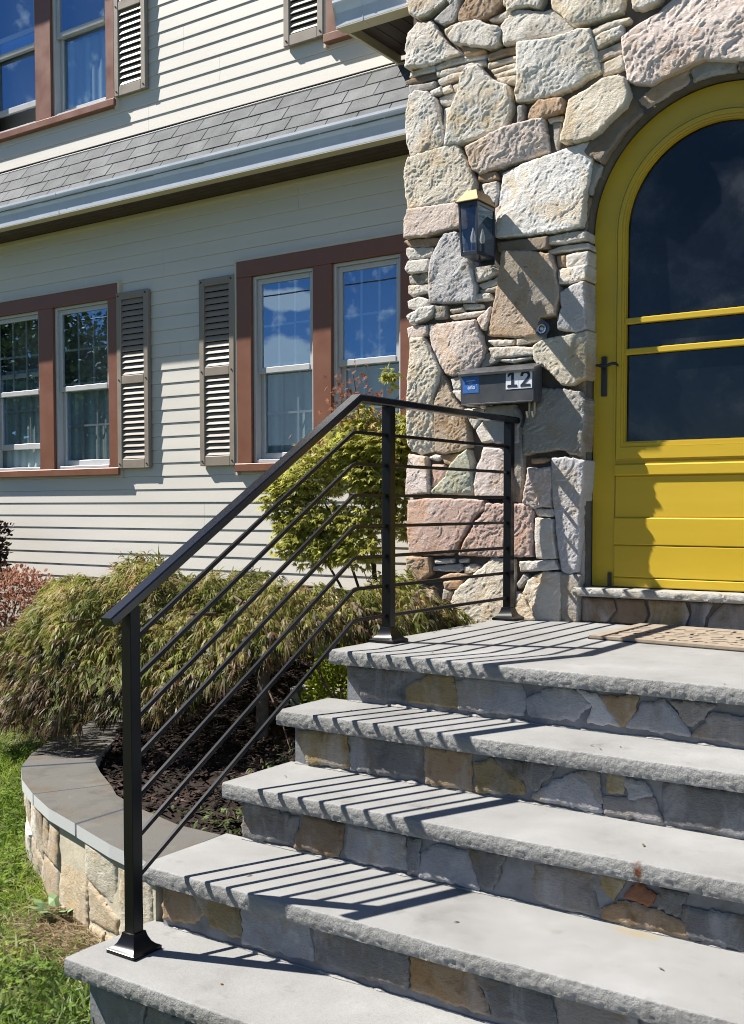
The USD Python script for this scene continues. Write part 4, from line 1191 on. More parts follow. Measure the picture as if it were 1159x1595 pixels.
obj("handrail", poly_bar([-1.392, -.205, 1.045], [zr(-1.392), .907, .907], HW, HH, .004), rail_top, rail)
for i in range(7):
    z = .784 - .1138 * i
    yk = -.228
    z_end = z + (Y1 + PW / 2 - yk) * .602
    obj("bar", poly_bar([Y1 + PW / 2 - .004, yk - .012, yk + .012, Y3 - PW / 2 + .004], [z_end - .0024, z - .0075, z + .0003, z], .0127, .0127, .0014), rail_black, rail)

# ================================================================ planter wall
planter = thing("planter_wall", "low curved stone planter wall with grey capstones beside the steps", "planter wall")
outer = [(-.108, -1.150), (-.355, -1.090), (-.614, -1.005), (-.850, -.930), (-1.057, -.835), (-1.27, -.72), (-1.452, -.585), (-1.61, -.41), (-1.745, -.205), (-1.87, .0), (-1.97, .20), (-2.10, .55), (-2.18, .95), (-2.22, 1.35)]
inner = [(-.118, -.800), (-.314, -.800), (-.617, -.720), (-.78, -.655), (-.918, -.560), (-1.10, -.45), (-1.252, -.345), (-1.40, -.165), (-1.535, .035), (-1.62, .17), (-1.70, .32), (-1.80, .62), (-1.87, .98), (-1.90, 1.35)]
outer, inner = np.array(outer), np.array(inner)
ZCAP, TCAP = -3 * RISE - .001, .044
groups = [(0, 2), (2, 4), (4, 6), (6, 8), (8, 10), (10, 11), (11, 12), (12, 13)]


def slab(poly2, z0, z1, ch=.004):
    P = Polygon(poly2).buffer(0)
    m = m3.CrossSection([np.array(P.exterior.coords)[:-1]]) if P.exterior.is_ccw else m3.CrossSection([np.array(P.exterior.coords)[:-1][::-1]])
    a = trimesh.creation.extrude_polygon(P, z1 - z0 - ch, engine="earcut"); a.apply_translation((0, 0, z0))
    Q = P.buffer(-ch, join_style=2)
    va, vb = np.array(P.exterior.coords)[:-1], None
    top = trimesh.creation.extrude_polygon(Q, ch, engine="earcut"); top.apply_translation((0, 0, z1 - ch))
    return to_trim(to_man(a) + bevel(P, Q, z1 - ch, z1))


def to_trim(m):
    mm = m.to_mesh()
    return M(mm.vert_properties[:, :3], mm.tri_verts)


def bevel(P, Q, z0, z1):
    pts = [(x, y, z0 - 1e-4) for x, y in np.array(P.exterior.coords)[:-1]] + [(x, y, z1) for x, y in np.array(Q.exterior.coords)[:-1]]
    return m3.Manifold.hull_points(np.array(pts))


for gi, (a, b) in enumerate(groups):
    ring_ = list(outer[a:b + 1]) + list(inner[a:b + 1][::-1])
    P = Polygon(ring_).buffer(-.0075, join_style=2)
    zt = ZCAP + (.0, .0008, -.001, .0012, .0, -.001, .001, 0)[gi]
    t = trimesh.creation.extrude_polygon(P, TCAP, engine="earcut")
    t.apply_translation((0, 0, zt - TCAP))
    obj("capstone", t, cap_m, planter)
# wall body below, set in from the cap's edge
mid_o = np.array([o + (i_ - o) / np.linalg.norm(i_ - o) * .032 for o, i_ in zip(outer, inner)])
mid_i = np.array([i_ + (o - i_) / np.linalg.norm(i_ - o) * .03 for o, i_ in zip(outer, inner)])
body = trimesh.creation.extrude_polygon(Polygon(list(mid_o) + list(mid_i[::-1])).buffer(0), .52, engine="earcut")
body.apply_translation((0, 0, ZCAP - TCAP - .001 - .52))
pm = obj("mortar_body", body, mat_simple("planter_mortar", (.40, .36, .28), .95, .2, noise=.25, nscale=16, bump=.6, bscale=110, bdist=.003), planter)
seg = np.r_[0, np.cumsum(np.linalg.norm(np.diff(mid_o, axis=0), axis=1))]


def on_wall(vf):
    v, f = vf
    s = np.clip(v[:, 0], 0, seg[-1] - 1e-6)
    x, y = np.interp(s, seg, mid_o[:, 0]), np.interp(s, seg, mid_o[:, 1])
    e = .02
    dx, dy = np.interp(s + e, seg, mid_o[:, 0]) - np.interp(s - e, seg, mid_o[:, 0]), np.interp(s + e, seg, mid_o[:, 1]) - np.interp(s - e, seg, mid_o[:, 1])
    L = np.hypot(dx, dy)
    nx_, ny_ = dy / L, -dx / L
    flip = np.sign(nx_ * -1 + ny_ * -1)
    nx_, ny_ = nx_ * flip, ny_ * flip
    m = M(np.column_stack([x + nx_ * v[:, 2], y + ny_ * v[:, 2], v[:, 1]]), f)
    return m


MP = [mat_stone(f"planter_stone_{j + 1}", c, scale=10, bump=.7, dist=.005, bscale=60, seedv=j * 1.3) for j, c in enumerate([
    [(.29, .25, .18), (.42, .38, .305), (.50, .47, .41)], [(.25, .195, .125), (.38, .315, .225), (.46, .42, .345)], [(.36, .34, .30), (.47, .45, .41), (.52, .51, .48)], [(.20, .16, .12), (.32, .27, .21), (.43, .39, .34)]])]
zt, zb = ZCAP - TCAP - .004, ZCAP - TCAP - .42
rp = np.random.default_rng(12)
s = .012
j = 0
while s < seg[-1] - .1:
    w_ = rp.uniform(.17, .36)
    zt_ = zt
    split = rp.random() < .8
    if split:
        zm = zt - rp.uniform(.08, .19)
        l, r_ = rp.uniform(-.035, .035, 2)
        pls = [[(s, zm + l), (s + .004, zt), (s + w_ - .012, zt), (s + w_ - .008, zm + r_)], [(s, zm + l - .014), (s + w_ - .008, zm + r_ - .014), (s + w_ - .012, zb), (s + .006, zb)]]
        if w_ > .17 and rp.random() < .7:
            q = s + w_ * rp.uniform(.4, .6)
            a, b = pls[0], None
            pls = [[(s, zm + l), (s + .004, zt), (q - .006, zt), (q - .012, zm + .5 * (l + r_))], [(q, zm + .5 * (l + r_)), (q + .006, zt), (s + w_ - .012, zt), (s + w_ - .008, zm + r_)], pls[1]]
    else:
        q = rp.uniform(-.02, .02)
        pls = [[(s, zb), (s + .006, zt), (s + w_ - .012, zt), (s + w_ - .008 + q * .3, zb + .2), (s + w_ - .012, zb)]]
    low = pls[-1] if split else None
    if low is not None:                  # the lower stone in two courses
        zq = zm - rp.uniform(.10, .16)
        a_, b_, c_, d_ = low
        m1, m2 = zq + rp.uniform(-.02, .02), zq + rp.uniform(-.02, .02)
        k_ = rp.uniform(.35, .65) * w_ + s
        pls = pls[:-1] + [[(s + .002, m1), a_, b_, (s + w_ - .010, m2)], [(s + .004, zb), (s + .002, m1 - .012), (k_ - .006, (m1 + m2) / 2 - .012), (k_ - .004, zb)], [(k_ + .006, zb), (k_ + .004, (m1 + m2) / 2 - .012), (s + w_ - .010, m2 - .012), (s + w_ - .012, zb)]]
    for pl in pls:
        vf = stone(pl, 800 + j, front=.010, back=-.002, bulge=.005, rough=.009, tilt=.008, edge=.004, res=.008, chip=.012)
        t = on_wall(vf)
        obj("stone", t, MP[rp.integers(0, 4)], pm, smooth=38)
        j += 1
    s += w_

# ================================================================ mulch bed behind the planter wall
bed = Polygon(list(inner + (outer - inner) * .1) + [(-1.9, 1.72), (-.05, 1.72), (-.05, -.80)]).buffer(0)
xs, ys = np.meshgrid(np.linspace(-2.3, -.03, 80), np.linspace(-1.0, 1.74, 96))
bz = lambda x, y: -.655 + .33 * np.clip((y + .6) / 2.3, 0, 1) + .04 * (meshkit.fbm(np.stack([np.asarray(x) * 5, np.asarray(y) * 5, np.asarray(x) * 0], -1), 3, 2) - .5)
import shapely
V = np.column_stack([xs.ravel(), ys.ravel(), bz(xs, ys).ravel()])
i_, j_ = np.meshgrid(np.arange(79), np.arange(95)); a = (j_ * 80 + i_).ravel()
F = np.vstack([np.column_stack([a, a + 1, a + 81]), np.column_stack([a, a + 81, a + 80])])
F = F[shapely.contains_xy(bed.buffer(.03), V[F].mean(1)[:, 0], V[F].mean(1)[:, 1])]
mulch_m = mat_simple("mulch_soil", (.026, .019, .015), .95, .15, noise=.5, nscale=40, bump=.9, bscale=70, bdist=.01)
obj("mulch_bed", M(V, F), mulch_m, smooth=True, kind="structure", label="dark mulch bed inside the curved planter wall")
rm = np.random.default_rng(5)
V, F = [], []
pr = prepared.prep(bed.buffer(-.02))
n = 0
while n < 5200:
    x, y = rm.uniform(-1.9, -.08), rm.uniform(-.86, 1.5)
    if not pr.contains(Point(x, y)):
        continue
    z = float(bz(np.array([x]), np.array([y]))[0]) + rm.uniform(0, .018)
    L, w_ = rm.uniform(.012, .035), rm.uniform(.003, .008)
    t = rm.uniform(0, 6.28); tl = rm.uniform(-.5, .5)
    d = np.array([math.cos(t), math.sin(t), tl]) * L; q = np.array([-math.sin(t), math.cos(t), rm.uniform(-.4, .4)]) * w_
    o = np.array([x, y, z]); up = np.array([0, 0, .003])
    k = len(V)
    V += [o - d - q, o + d - q, o + d + q, o - d + q, o - d * .9 + up, o + d * .9 + up]
    F += [[k, k + 1, k + 5], [k, k + 5, k + 4], [k + 2, k + 3, k + 4], [k + 2, k + 4, k + 5], [k + 1, k + 2, k + 5], [k + 3, k, k + 4]]
    n += 1
obj("mulch_chips", M(V, F), mat_leaf("mulch_chip", [(.018, .013, .010), (.035, .023, .018), (.07, .045, .037), (.20, .135, .115), (.028, .02, .016)], transl=0.0, rough=.9), kind="stuff", label="dark bark mulch chips lying under the weeping maple", category="mulch")

# ================================================================ lantern, mailbox, bell, mat
lamp = thing("wall_lantern", "black and brass carriage lantern on the stone wall beside the door", "lantern")
lx1, ly0, ly1 = -.104, .868, 1.030
lx0 = lx1 - .098
zt_, zb_ = 1.885, 1.652
def frus(x0, x1, y0, y1, z0, X0, X1, Y0, Y1, z1):
    return trimesh.convex.convex_hull(np.array([(a, b, z0) for a in (x0, x1) for b in (y0, y1)] + [(a, b, z1) for a in (X0, X1) for b in (Y0, Y1)]))
tap = .016
B0 = (lx0 + tap, lx1 - .006, ly0 + .008, ly1)      # bottom outline
T0 = (lx0 + .004, lx1 - .003, ly0 + .003, ly1)     # top outline
obj("roof", [frus(lx0 - .008, lx1 + .006, ly0 - .008, ly1 + .004, zt_, lx0 + .026, lx1 - .022, ly0 + .03, ly1 - .01, zt_ + .050),
             box(lx0 - .011, lx1 + .009, ly0 - .011, ly1 + .005, zt_ - .007, zt_ - .0005, .002)], brass, lamp)
obj("cap", [trimesh.creation.cylinder(.021, .010, 20, transform=trimesh.transformations.translation_matrix(((lx0 + lx1) / 2 + .002, (ly0 + ly1) / 2 + .01, zt_ + .056)))], lamp_black, lamp, smooth=40)
cs = []
for i, (tx, ty) in enumerate(((0, 2), (1, 2), (0, 3), (1, 3))):
    cs.append(bar((B0[tx], B0[ty], zb_), (T0[tx], T0[ty], zt_ - .008), .009, .009, .001, upv=(0, 1, 0)))
cs += [box(T0[0] - .003, T0[1] + .003, T0[2] - .003, T0[3], zt_ - .024, zt_ - .0075, .001), box(B0[0] - .004, B0[1] + .004, B0[2] - .004, B0[3], zb_ - .010, zb_ + .008, .001)]
obj("frame", cs, lamp_black, lamp)
gl = mat_pane("lantern_glass", .07, (.86, .89, .90), rough=.02)
for nm, q in (("front", (2, 0, 1)), ("side", (1, 2, 3)), ("side", (0, 2, 3))):
    if nm == "front":
        V = [(B0[0] + .004, B0[2], zb_), (B0[1] - .004, B0[2], zb_), (T0[1] - .004, T0[2], zt_ - .02), (T0[0] + .004, T0[2], zt_ - .02)]
    else:
        ix = q[0]
        V = [(B0[ix], B0[2] + .004, zb_), (B0[ix], B0[3] - .004, zb_), (T0[ix], T0[3] - .004, zt_ - .02), (T0[ix], T0[2] + .004, zt_ - .02)]
    obj("glass_pane", M(V, [[0, 1, 2], [0, 2, 3]]), gl, lamp)
for bx, by in ((lx0 + .040, .935), (lx0 + .066, .975)):
    prof = [(.001, 0), (.010, .003), (.0125, .018), (.0105, .034), (.006, .052), (.0015, .068)]
    bl = trimesh.creation.revolve(np.array(prof), sections=14); bl.apply_translation((bx, by, zb_ + .058))
    b_ = obj("bulb", bl, bulb_m, lamp, smooth=60)
    obj("socket", trimesh.creation.cylinder(.0095, .048, 12, transform=trimesh.transformations.translation_matrix((bx, by, zb_ + .033))), lamp_black, b_, smooth=40)
obj("back_plate", [box(lx0 - .002, lx1 + .002, ly1 - .004, ly1 + .004, zb_ - .03, zt_ + .02, .002), box(lx0 + .03, lx1 - .03, ly1 + .004, 1.088, zb_ + .05, zb_ + .15)], lamp_black, lamp)
obj("finial", [trimesh.creation.cylinder(.0048, .038, 10, transform=trimesh.transformations.translation_matrix(((B0[0] + B0[1]) / 2 + .012, (ly0 + ly1) / 2, zb_ - .028)))], lamp_black, lamp, smooth=40)

mb = thing("mailbox", "black wall mailbox with white number 12 tiles and blue sticker", "mailbox")
mx0, mx1, my0, my1, mz0, mz1 = -.246, .124, .975, 1.062, .985, 1.132
obj("body", extrude_x([(my0, mz0), (my1, mz0), (my1, mz1 + .028), (my0, mz1 - .002)], mx0, mx1), mail_m, mb)
obj("lid", [extrude_x([(my0 - .014, mz1 - .006), (my0 - .010, mz1 - .010), (my1 + .002, mz1 + .026), (my1 + .002, mz1 + .032), (my0 - .012, mz1 + .0015)], mx0 - .008, mx1 + .008),
            extrude_x([(my0 - .014, mz1 - .006), (my0 - .013, mz1 - .017), (my0 - .0115, mz1 - .017), (my0 - .0115, mz1 - .006)], mx0 - .008, mx1 + .008)], mail_m, mb)
obj("bottom_lip", box(mx0 + .002, mx1 - .002, my0 - .004, my0 + .002, mz0 - .003, mz0 + .004, .001), mail_m, mb)
for i, ch in enumerate("12"):
    a = -.012 + .0655 * i
    pl = obj("number_tile", box(a, a + .0645, my0 - .0022, my0 + .001, 1.043, 1.131, .0006), white_plate, mb)
    t = meshkit.text_mesh(ch, .066, .0012, bold=True)
    t.apply_translation(-t.bounds.mean(0))
    t.apply_scale((1.08, 1.0, 1.0))
    t.apply_transform(np.array([[1, 0, 0, a + .0322], [0, 0, -1, my0 - .0030], [0, 1, 0, 1.086], [0, 0, 0, 1.0]]))
    obj("digit", t, digit_m, pl)
st = obj("sticker", box(-.236, -.152, my0 - .0012, my0 + .001, 1.038, 1.116, .0002), sticker_m, mb)
t = meshkit.text_mesh("arlo", .016, .0006, bold=True); t.apply_translation(-t.bounds.mean(0))
t.apply_transform(np.array([[1, 0, 0, -.190], [0, 0, -1, my0 - .0017], [0, 1, 0, 1.064], [0, 0, 0, 1.0]]))
obj("lettering", [t, box(-.216, -.172, my0 - .0018, my0 - .0010, 1.0925, 1.0950), box(-.206, -.184, my0 - .0018, my0 - .0010, 1.0835, 1.0852), box(-.165, -.1605, my0 - .0018, my0 - .001, 1.0725, 1.0748)], white_plate, st)
for xx in (.072, .098):
    obj("newspaper_hook", tube([(xx, my1 - .02, mz0 + .002), (xx, my1 - .022, mz0 - .03), (xx + .003, my1 - .030, mz0 - .055), (xx + .006, my1 - .050, mz0 - .066), (xx + .008, my1 - .062, mz0 - .055), (xx + .008, my1 - .064, mz0 - .042)], .0048, 8),
        mat_simple("hook_cream" if xx < .08 else "hook_cream_2", (.55, .47, .30), .4, .5), mb, smooth=50)

bell = thing("door_bell", "small round grey metal doorbell on the stone beside the door", "doorbell")
bx, bz_ = .130, 1.312
R90 = lambda x, y, z: np.array([[1, 0, 0, x], [0, 0, 1, y], [0, -1, 0, z], [0, 0, 0, 1.0]])
byy = 1.050
obj("ring", trimesh.creation.revolve(np.array([(.022, 0), (.036, 0), (.036, .006), (.033, .010), (.028, .0105), (.025, .008), (.022, .007)]), sections=32, transform=np.array([[1, 0, 0, bx], [0, 0, -1, byy], [0, 1, 0, bz_], [0, 0, 0, 1.0]])), bell_dark, bell, smooth=40)
obj("inner_ring", trimesh.creation.revolve(np.array([(.014, 0), (.0215, 0), (.0215, .010), (.019, .0125), (.014, .011)]), sections=32, transform=np.array([[1, 0, 0, bx], [0, 0, -1, byy], [0, 1, 0, bz_], [0, 0, 0, 1.0]])), chrome, bell, smooth=40)
obj("button", trimesh.creation.revolve(np.array([(.0001, .0125), (.006, .012), (.010, .0095), (.0125, .006), (.013, .0)]), sections=24, transform=np.array([[1, 0, 0, bx], [0, 0, -1, byy], [0, 1, 0, bz_], [0, 0, 0, 1.0]])), chrome, bell, smooth=60)
obj("stem", trimesh.creation.cylinder(.02, .05, 16, transform=R90(bx, byy + .024, bz_)), bell_dark, bell)

# cut-out rubber door mat
dm = thing("door_mat", "tan cut-out rubber doormat in front of the yellow door", "doormat")
mp = np.array([(.592, .520), (1.40, .446), (1.46, 1.0), (.600, 1.052)])
P = Polygon(mp)
inn = P.buffer(-.035, join_style=2)
rd = np.random.default_rng(21)
holes = []
for r_ in range(9):
    for c in range(17):
        x = .655 + c * .047 + (r_ % 2) * .023 + rd.uniform(-.007, .007)
        y = .515 + r_ * .056 + rd.uniform(-.007, .007) - (x - .6) * .05
        an = rd.uniform(-.5, .5) + (0 if (r_ + c) % 2 else 1.35)
        L = rd.uniform(.015, .024)
        cur = [(x + L * u * math.cos(an) - .006 * (1 - u * u) * math.sin(an) * (1 if c % 2 else -1), y + L * u * math.sin(an) + .006 * (1 - u * u) * math.cos(an) * (1 if c % 2 else -1)) for u in np.linspace(-1, 1, 5)]
        h = LineString(cur).buffer(rd.uniform(.0065, .0095), quad_segs=3)
        if inn.contains(h) and all(h.distance(o) > .006 for o in holes):
            holes.append(h)
Q = P
for h in holes:
    Q = Q.difference(h)
t = trimesh.creation.extrude_polygon(Q, .010, engine="earcut"); t.apply_translation((0, 0, .0045))
obj("grid", t, rubber, dm)
t = trimesh.creation.extrude_polygon(P.buffer(.004), .004, engine="earcut"); t.apply_translation((0, 0, .0004))
obj("backing", t, rubber_dark, dm)

# ================================================================ plants
def strips(base, dirs, length, width, droop, n=3, side=None, seed=0, curl=None):
    """Tapered strips, vectorised: base (N,3), dirs (N,3) unit, droop = how far gravity bends them. Returns vertices and faces."""
    r = np.random.default_rng(seed)
    N = len(base)
    length, width, droop = (np.broadcast_to(q, N).astype(float) for q in (length, width, droop))
    if side is None:
        side = np.cross(dirs, r.normal(size=(N, 3)))
        side /= np.linalg.norm(side, axis=1)[:, None] + 1e-9
    P, W = [], []
    p = base.copy(); d = dirs.copy()
    prof = {2: (.55, 1.0, 0), 3: (.45, 1.0, .75, 0), 4: (.4, .9, 1.0, .7, 0)}[n]
    P.append(p.copy()); W.append(width * prof[0])
    for k in range(n):
        d = d + np.array([0, 0, -1.0]) * (droop / n)[:, None]
        d /= np.linalg.norm(d, axis=1)[:, None]
        p = p + d * (length / n)[:, None]
        P.append(p.copy()); W.append(width * prof[k + 1])
    V, F = [], []
    m = 2 * n + 1
    V = np.zeros((N, m, 3))
    for k in range(n):
        V[:, 2 * k] = P[k] - side * W[k][:, None] / 2
        V[:, 2 * k + 1] = P[k] + side * W[k][:, None] / 2
    V[:, 2 * n] = P[n]
    f = []
    for k in range(n - 1):
        f += [[2 * k, 2 * k + 1, 2 * k + 3], [2 * k, 2 * k + 3, 2 * k + 2]]
    f += [[2 * n - 2, 2 * n - 1, 2 * n]]
    F = (np.array(f)[None] + (np.arange(N) * m)[:, None, None]).reshape(-1, 3)
    return V.reshape(-1, 3), F


def fan_leaves(base, axis, lobes, length, width, spread, droop, seed, n=3, flat=None):
    """Palmate leaves: lobes fan out from a shared base vertex, so that a leaf is one island."""
    r = np.random.default_rng(seed)
    N = len(base)
    t = np.cross(axis, r.normal(size=(N, 3))); t /= np.linalg.norm(t, axis=1)[:, None]
    if flat is not None:
        t = np.cross(axis, np.array([0, 0, 1.0])) + r.normal(0, flat, (N, 3)); t -= axis * (t * axis).sum(1)[:, None]; t /= np.linalg.norm(t, axis=1)[:, None]
    length = np.broadcast_to(length, N)
    allV, allF = [], []
    per = 2 * n + 1
    for l in range(lobes):
        a = spread * (2 * l / (lobes - 1) - 1) if lobes > 1 else 0
        d = axis * math.cos(a) + t * math.sin(a) + r.normal(0, .08, (N, 3))
        d /= np.linalg.norm(d, axis=1)[:, None]
        nrm_ = np.cross(axis, t)
        sd = np.cross(d, nrm_); sd /= np.linalg.norm(sd, axis=1)[:, None]
        L = length * (1 - .35 * abs(2 * l / max(lobes - 1, 1) - 1)) * r.uniform(.85, 1.1, N)
        V, F = strips(base, d, L, width * r.uniform(.8, 1.2, N), droop, n, side=sd, seed=seed + l)
        allV.append(V.reshape(N, per, 3)); allF.append(F.reshape(N, -1, 3) - (np.arange(N) * per)[:, None, None])
    V = np.concatenate([base[:, None, :]] + allV, axis=1)
    tot = V.shape[1]
    faces = []
    for l in range(lobes):
        o = 1 + l * per
        faces.append(allF[l][0] + o)
        faces.append(np.array([[0, o, o + 1]]))
    f = np.vstack(faces)
    F = (f[None] + (np.arange(N) * tot)[:, None, None]).reshape(-1, 3)
    return V.reshape(-1, 3), F


def oval_leaves(base, axis, nrm_, length, width):
    N = len(base)
    s = np.cross(axis, nrm_); s /= np.linalg.norm(s, axis=1)[:, None]
    length = np.broadcast_to(length, N)[:, None]; width = np.broadcast_to(width, N)[:, None]
    nn = np.cross(s, axis)
    P = [base, base + axis * length * .35 + s * width * .5 - nn * length * .03, base + axis * length * .75 + s * width * .38, base + axis * length - nn * length * .08,
         base + axis * length * .75 - s * width * .38, base + axis * length * .35 - s * width * .5 - nn * length * .03, base + axis * length * .5 + nn * length * .07]
    V = np.stack(P, 1)
    f = np.array([[6, 0, 1], [6, 1, 2], [6, 2, 3], [6, 3, 4], [6, 4, 5], [6, 5, 0]])
    return V.reshape(-1, 3), (f[None] + (np.arange(N) * 7)[:, None, None]).reshape(-1, 3)


def unit(v):
    return v / (np.linalg.norm(v, axis=-1, keepdims=True) + 1e-9)


def branch(p, q, r0, r1, sag=0.0, wob=.02, seed=0, n=9):
    r = np.random.default_rng(seed)
    t = np.linspace(0, 1, n)[:, None]
    pts = np.array(p) * (1 - t) + np.array(q) * t
    pts[:, 2] += sag * 4 * (t * (1 - t))[:, 0]
    pts[1:-1] += r.normal(0, wob, (n - 2, 3)) * .6
    return tube(pts, np.linspace(r0, r1, n), 6), pts


# ---- weeping laceleaf maple
wm = thing("weeping_maple", "weeping laceleaf maple with bronze and olive thread-like leaves behind the railing", "maple")
DC = np.array([-1.50, .52]); RX, RY, ZT, ZBm = 1.58, .95, .170, -.56
trunk_pts = [(-.895, .30, -.66), (-.892, .305, -.5), (-.90, .32, -.36), (-.93, .37, -.22), (-1.0, .42, -.10), (-1.12, .47, .0), (-1.30, .52, .07)]
tr = obj("trunk", tube(trunk_pts, [.034, .030, .028, .027, .026, .024, .018], 10), bark, wm, smooth=60)
rb = np.random.default_rng(31)
for i in range(26):
    t = 2 * math.pi * i / 26 + rb.uniform(-.1, .1)
    rr = rb.uniform(.62, .95)
    e = np.array([DC[0] + RX * rr * math.cos(t), DC[1] + RY * rr * math.sin(t), ZT - (ZT - ZBm) * rr ** 4.0 - .05])
    s0 = np.array(trunk_pts[3 + i % 4])
    b, _ = branch(s0, e, .011, .003, sag=rb.uniform(.08, .16), wob=.03, seed=i)
    obj("branch", b, twig, wm, smooth=60)


def dome(n, seed, rmin=0.0, rmax=1.0, inset=(0, .13)):
    r = np.random.default_rng(seed)
    rr = np.sqrt(r.uniform(rmin ** 2, rmax ** 2, n)); t = r.uniform(0, 2 * math.pi, n)
    ct, st_ = np.cos(t), np.sin(t)
    edge = 1 + .16 * (meshkit.fbm(np.stack([ct * 2.2 + 4, st_ * 2.2, ct * 0], -1), 3, 7) - .5) * 2
    x, y = DC[0] + RX * rr * edge * ct, DC[1] + RY * rr * edge * st_
    lump = (meshkit.fbm(np.stack([x * 3.1, y * 3.1, x * 0], -1), 3, 9) - .5)
    # skirts: the dome falls in tiers
    tier = .035 * np.sin(rr * 19 + 6 * meshkit.noise(np.stack([ct * 1.5 + 3, st_ * 1.5, ct * 0], -1), 4))
    z = ZT - (ZT - ZBm) * rr ** 4.0 + lump * .36 + tier - r.uniform(*inset, n)
    z += .10 * np.clip((x + 1.0) / .9, 0, 1) * (1 - rr)
    z = z + .30 * np.clip((x + .95) / .6, 0, 1) * np.clip(rr * 1.4 - .3, 0, 1)
    nrm_ = unit(np.stack([ct * (.25 + rr), st_ * (.25 + rr), 1.15 - rr ** 2 * .95], -1))
    return np.stack([x, y, z], -1), nrm_, rr


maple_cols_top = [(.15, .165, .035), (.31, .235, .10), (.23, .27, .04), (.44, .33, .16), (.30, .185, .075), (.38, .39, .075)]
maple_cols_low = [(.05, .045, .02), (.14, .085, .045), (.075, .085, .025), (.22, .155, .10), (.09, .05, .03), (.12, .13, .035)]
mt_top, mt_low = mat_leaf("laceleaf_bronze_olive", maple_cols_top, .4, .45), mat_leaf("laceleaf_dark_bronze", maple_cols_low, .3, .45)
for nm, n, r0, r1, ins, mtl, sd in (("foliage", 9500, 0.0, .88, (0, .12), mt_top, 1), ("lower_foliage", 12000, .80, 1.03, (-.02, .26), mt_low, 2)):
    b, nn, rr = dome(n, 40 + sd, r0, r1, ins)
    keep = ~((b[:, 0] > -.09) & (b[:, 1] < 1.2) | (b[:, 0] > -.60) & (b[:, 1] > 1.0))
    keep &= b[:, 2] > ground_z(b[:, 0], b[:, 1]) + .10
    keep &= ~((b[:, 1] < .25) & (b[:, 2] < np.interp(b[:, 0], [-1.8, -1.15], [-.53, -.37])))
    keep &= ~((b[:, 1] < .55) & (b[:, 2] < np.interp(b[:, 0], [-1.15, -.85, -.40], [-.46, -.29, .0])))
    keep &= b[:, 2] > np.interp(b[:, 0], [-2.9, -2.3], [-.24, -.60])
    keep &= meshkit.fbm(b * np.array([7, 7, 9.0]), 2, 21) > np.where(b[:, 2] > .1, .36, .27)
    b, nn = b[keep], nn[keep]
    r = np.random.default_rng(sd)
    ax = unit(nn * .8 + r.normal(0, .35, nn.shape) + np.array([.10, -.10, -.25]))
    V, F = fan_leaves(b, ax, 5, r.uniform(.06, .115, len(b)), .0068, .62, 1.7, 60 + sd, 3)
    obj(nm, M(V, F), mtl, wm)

# ---- green upright maple by the stone corner
gm = thing("green_maple", "light green Japanese maple sapling with reddish top shoots by the stone corner", "maple")
stems = [((-.86, 1.24, -.42), (-.82, 1.22, .35), (-.90, 1.22, .85)), ((-.86, 1.24, -.42), (-1.0, 1.2, .3), (-1.30, 1.15, .72)), ((-.86, 1.24, -.42), (-.78, 1.2, .4), (-.70, 1.2, .95)),
         ((-.86, 1.24, -.42), (-.98, 1.3, .4), (-1.10, 1.35, .95)), ((-.86, 1.24, -.42), (-1.05, 1.15, .2), (-1.38, 1.1, .48)), ((-.86, 1.24, -.42), (-.9, 1.2, .55), (-1.02, 1.2, 1.20))]
tips = []
for i, (a, b, c) in enumerate(stems):
    t = np.linspace(0, 1, 9)[:, None]
    pts = (1 - t) ** 2 * np.array(a) + 2 * t * (1 - t) * np.array(b) + t ** 2 * np.array(c)
    obj("stem", tube(pts, np.linspace(.011, .003, 9), 6), twig, gm, smooth=60)
    tips.append(pts)
r = np.random.default_rng(77)
bb, aa = [], []
cl = [(-1.30, 1.15, .64, .16), (-1.12, 1.2, .78, .17), (-.95, 1.2, .84, .15), (-.78, 1.2, .82, .15), (-.70, 1.22, .66, .12), (-.90, 1.2, .66, .15), (-1.20, 1.12, .46, .13), (-1.02, 1.15, .42, .13), (-1.40, 1.12, .56, .13), (-1.22, 1.1, .30, .13), (-.92, 1.12, .30, .12), (-1.30, 1.12, .42, .12), (-.84, 1.2, .50, .12), (-.70, 1.2, .92, .09), (-1.0, 1.25, .97, .09), (-.68, 1.2, .42, .08), (-1.08, 1.1, .28, .09)]
rc = np.random.default_rng(5)
for (x, y, z, s) in list(cl):
    cl.append((x + rc.normal(0, .11), y + rc.normal(0, .05), z + rc.normal(0, .09), s * rc.uniform(.35, .6)))
for (x, y, z, s) in cl:
    n = int(640 * s * s / .02)
    o = r.normal(0, 1, (n, 3)); o = unit(o) * (r.uniform(0, 1, (n, 1)) ** .45) * s * np.array([1.35, 1.15, .72])
    q = np.array([x, y, z]) + o
    q[:, 2] = z + np.round((q[:, 2] - z) / .045) * .045 + r.normal(0, .008, n)      # layered sprays
    bb.append(q); aa.append(unit(o * np.array([1, 1, .3]) + r.normal(0, .03, (n, 3)) + np.array([0, -.03, -.02])))
bb, aa = np.vstack(bb), np.vstack(aa)
k = (bb[:, 1] < 1.60) & ~((bb[:, 0] > -.63) & (bb[:, 1] > 1.0))
V, F = fan_leaves(bb[k], aa[k], 5, r.uniform(.018, .056, k.sum()), .0095, 1.15, .5, 90, 3, flat=.55)
obj("foliage", M(V, F), mat_leaf("maple_green", [(.40, .41, .10), (.52, .50, .14), (.30, .34, .08), (.58, .53, .20), (.52, .40, .20), (.44, .46, .11)], .58, .45), gm)
n = 150
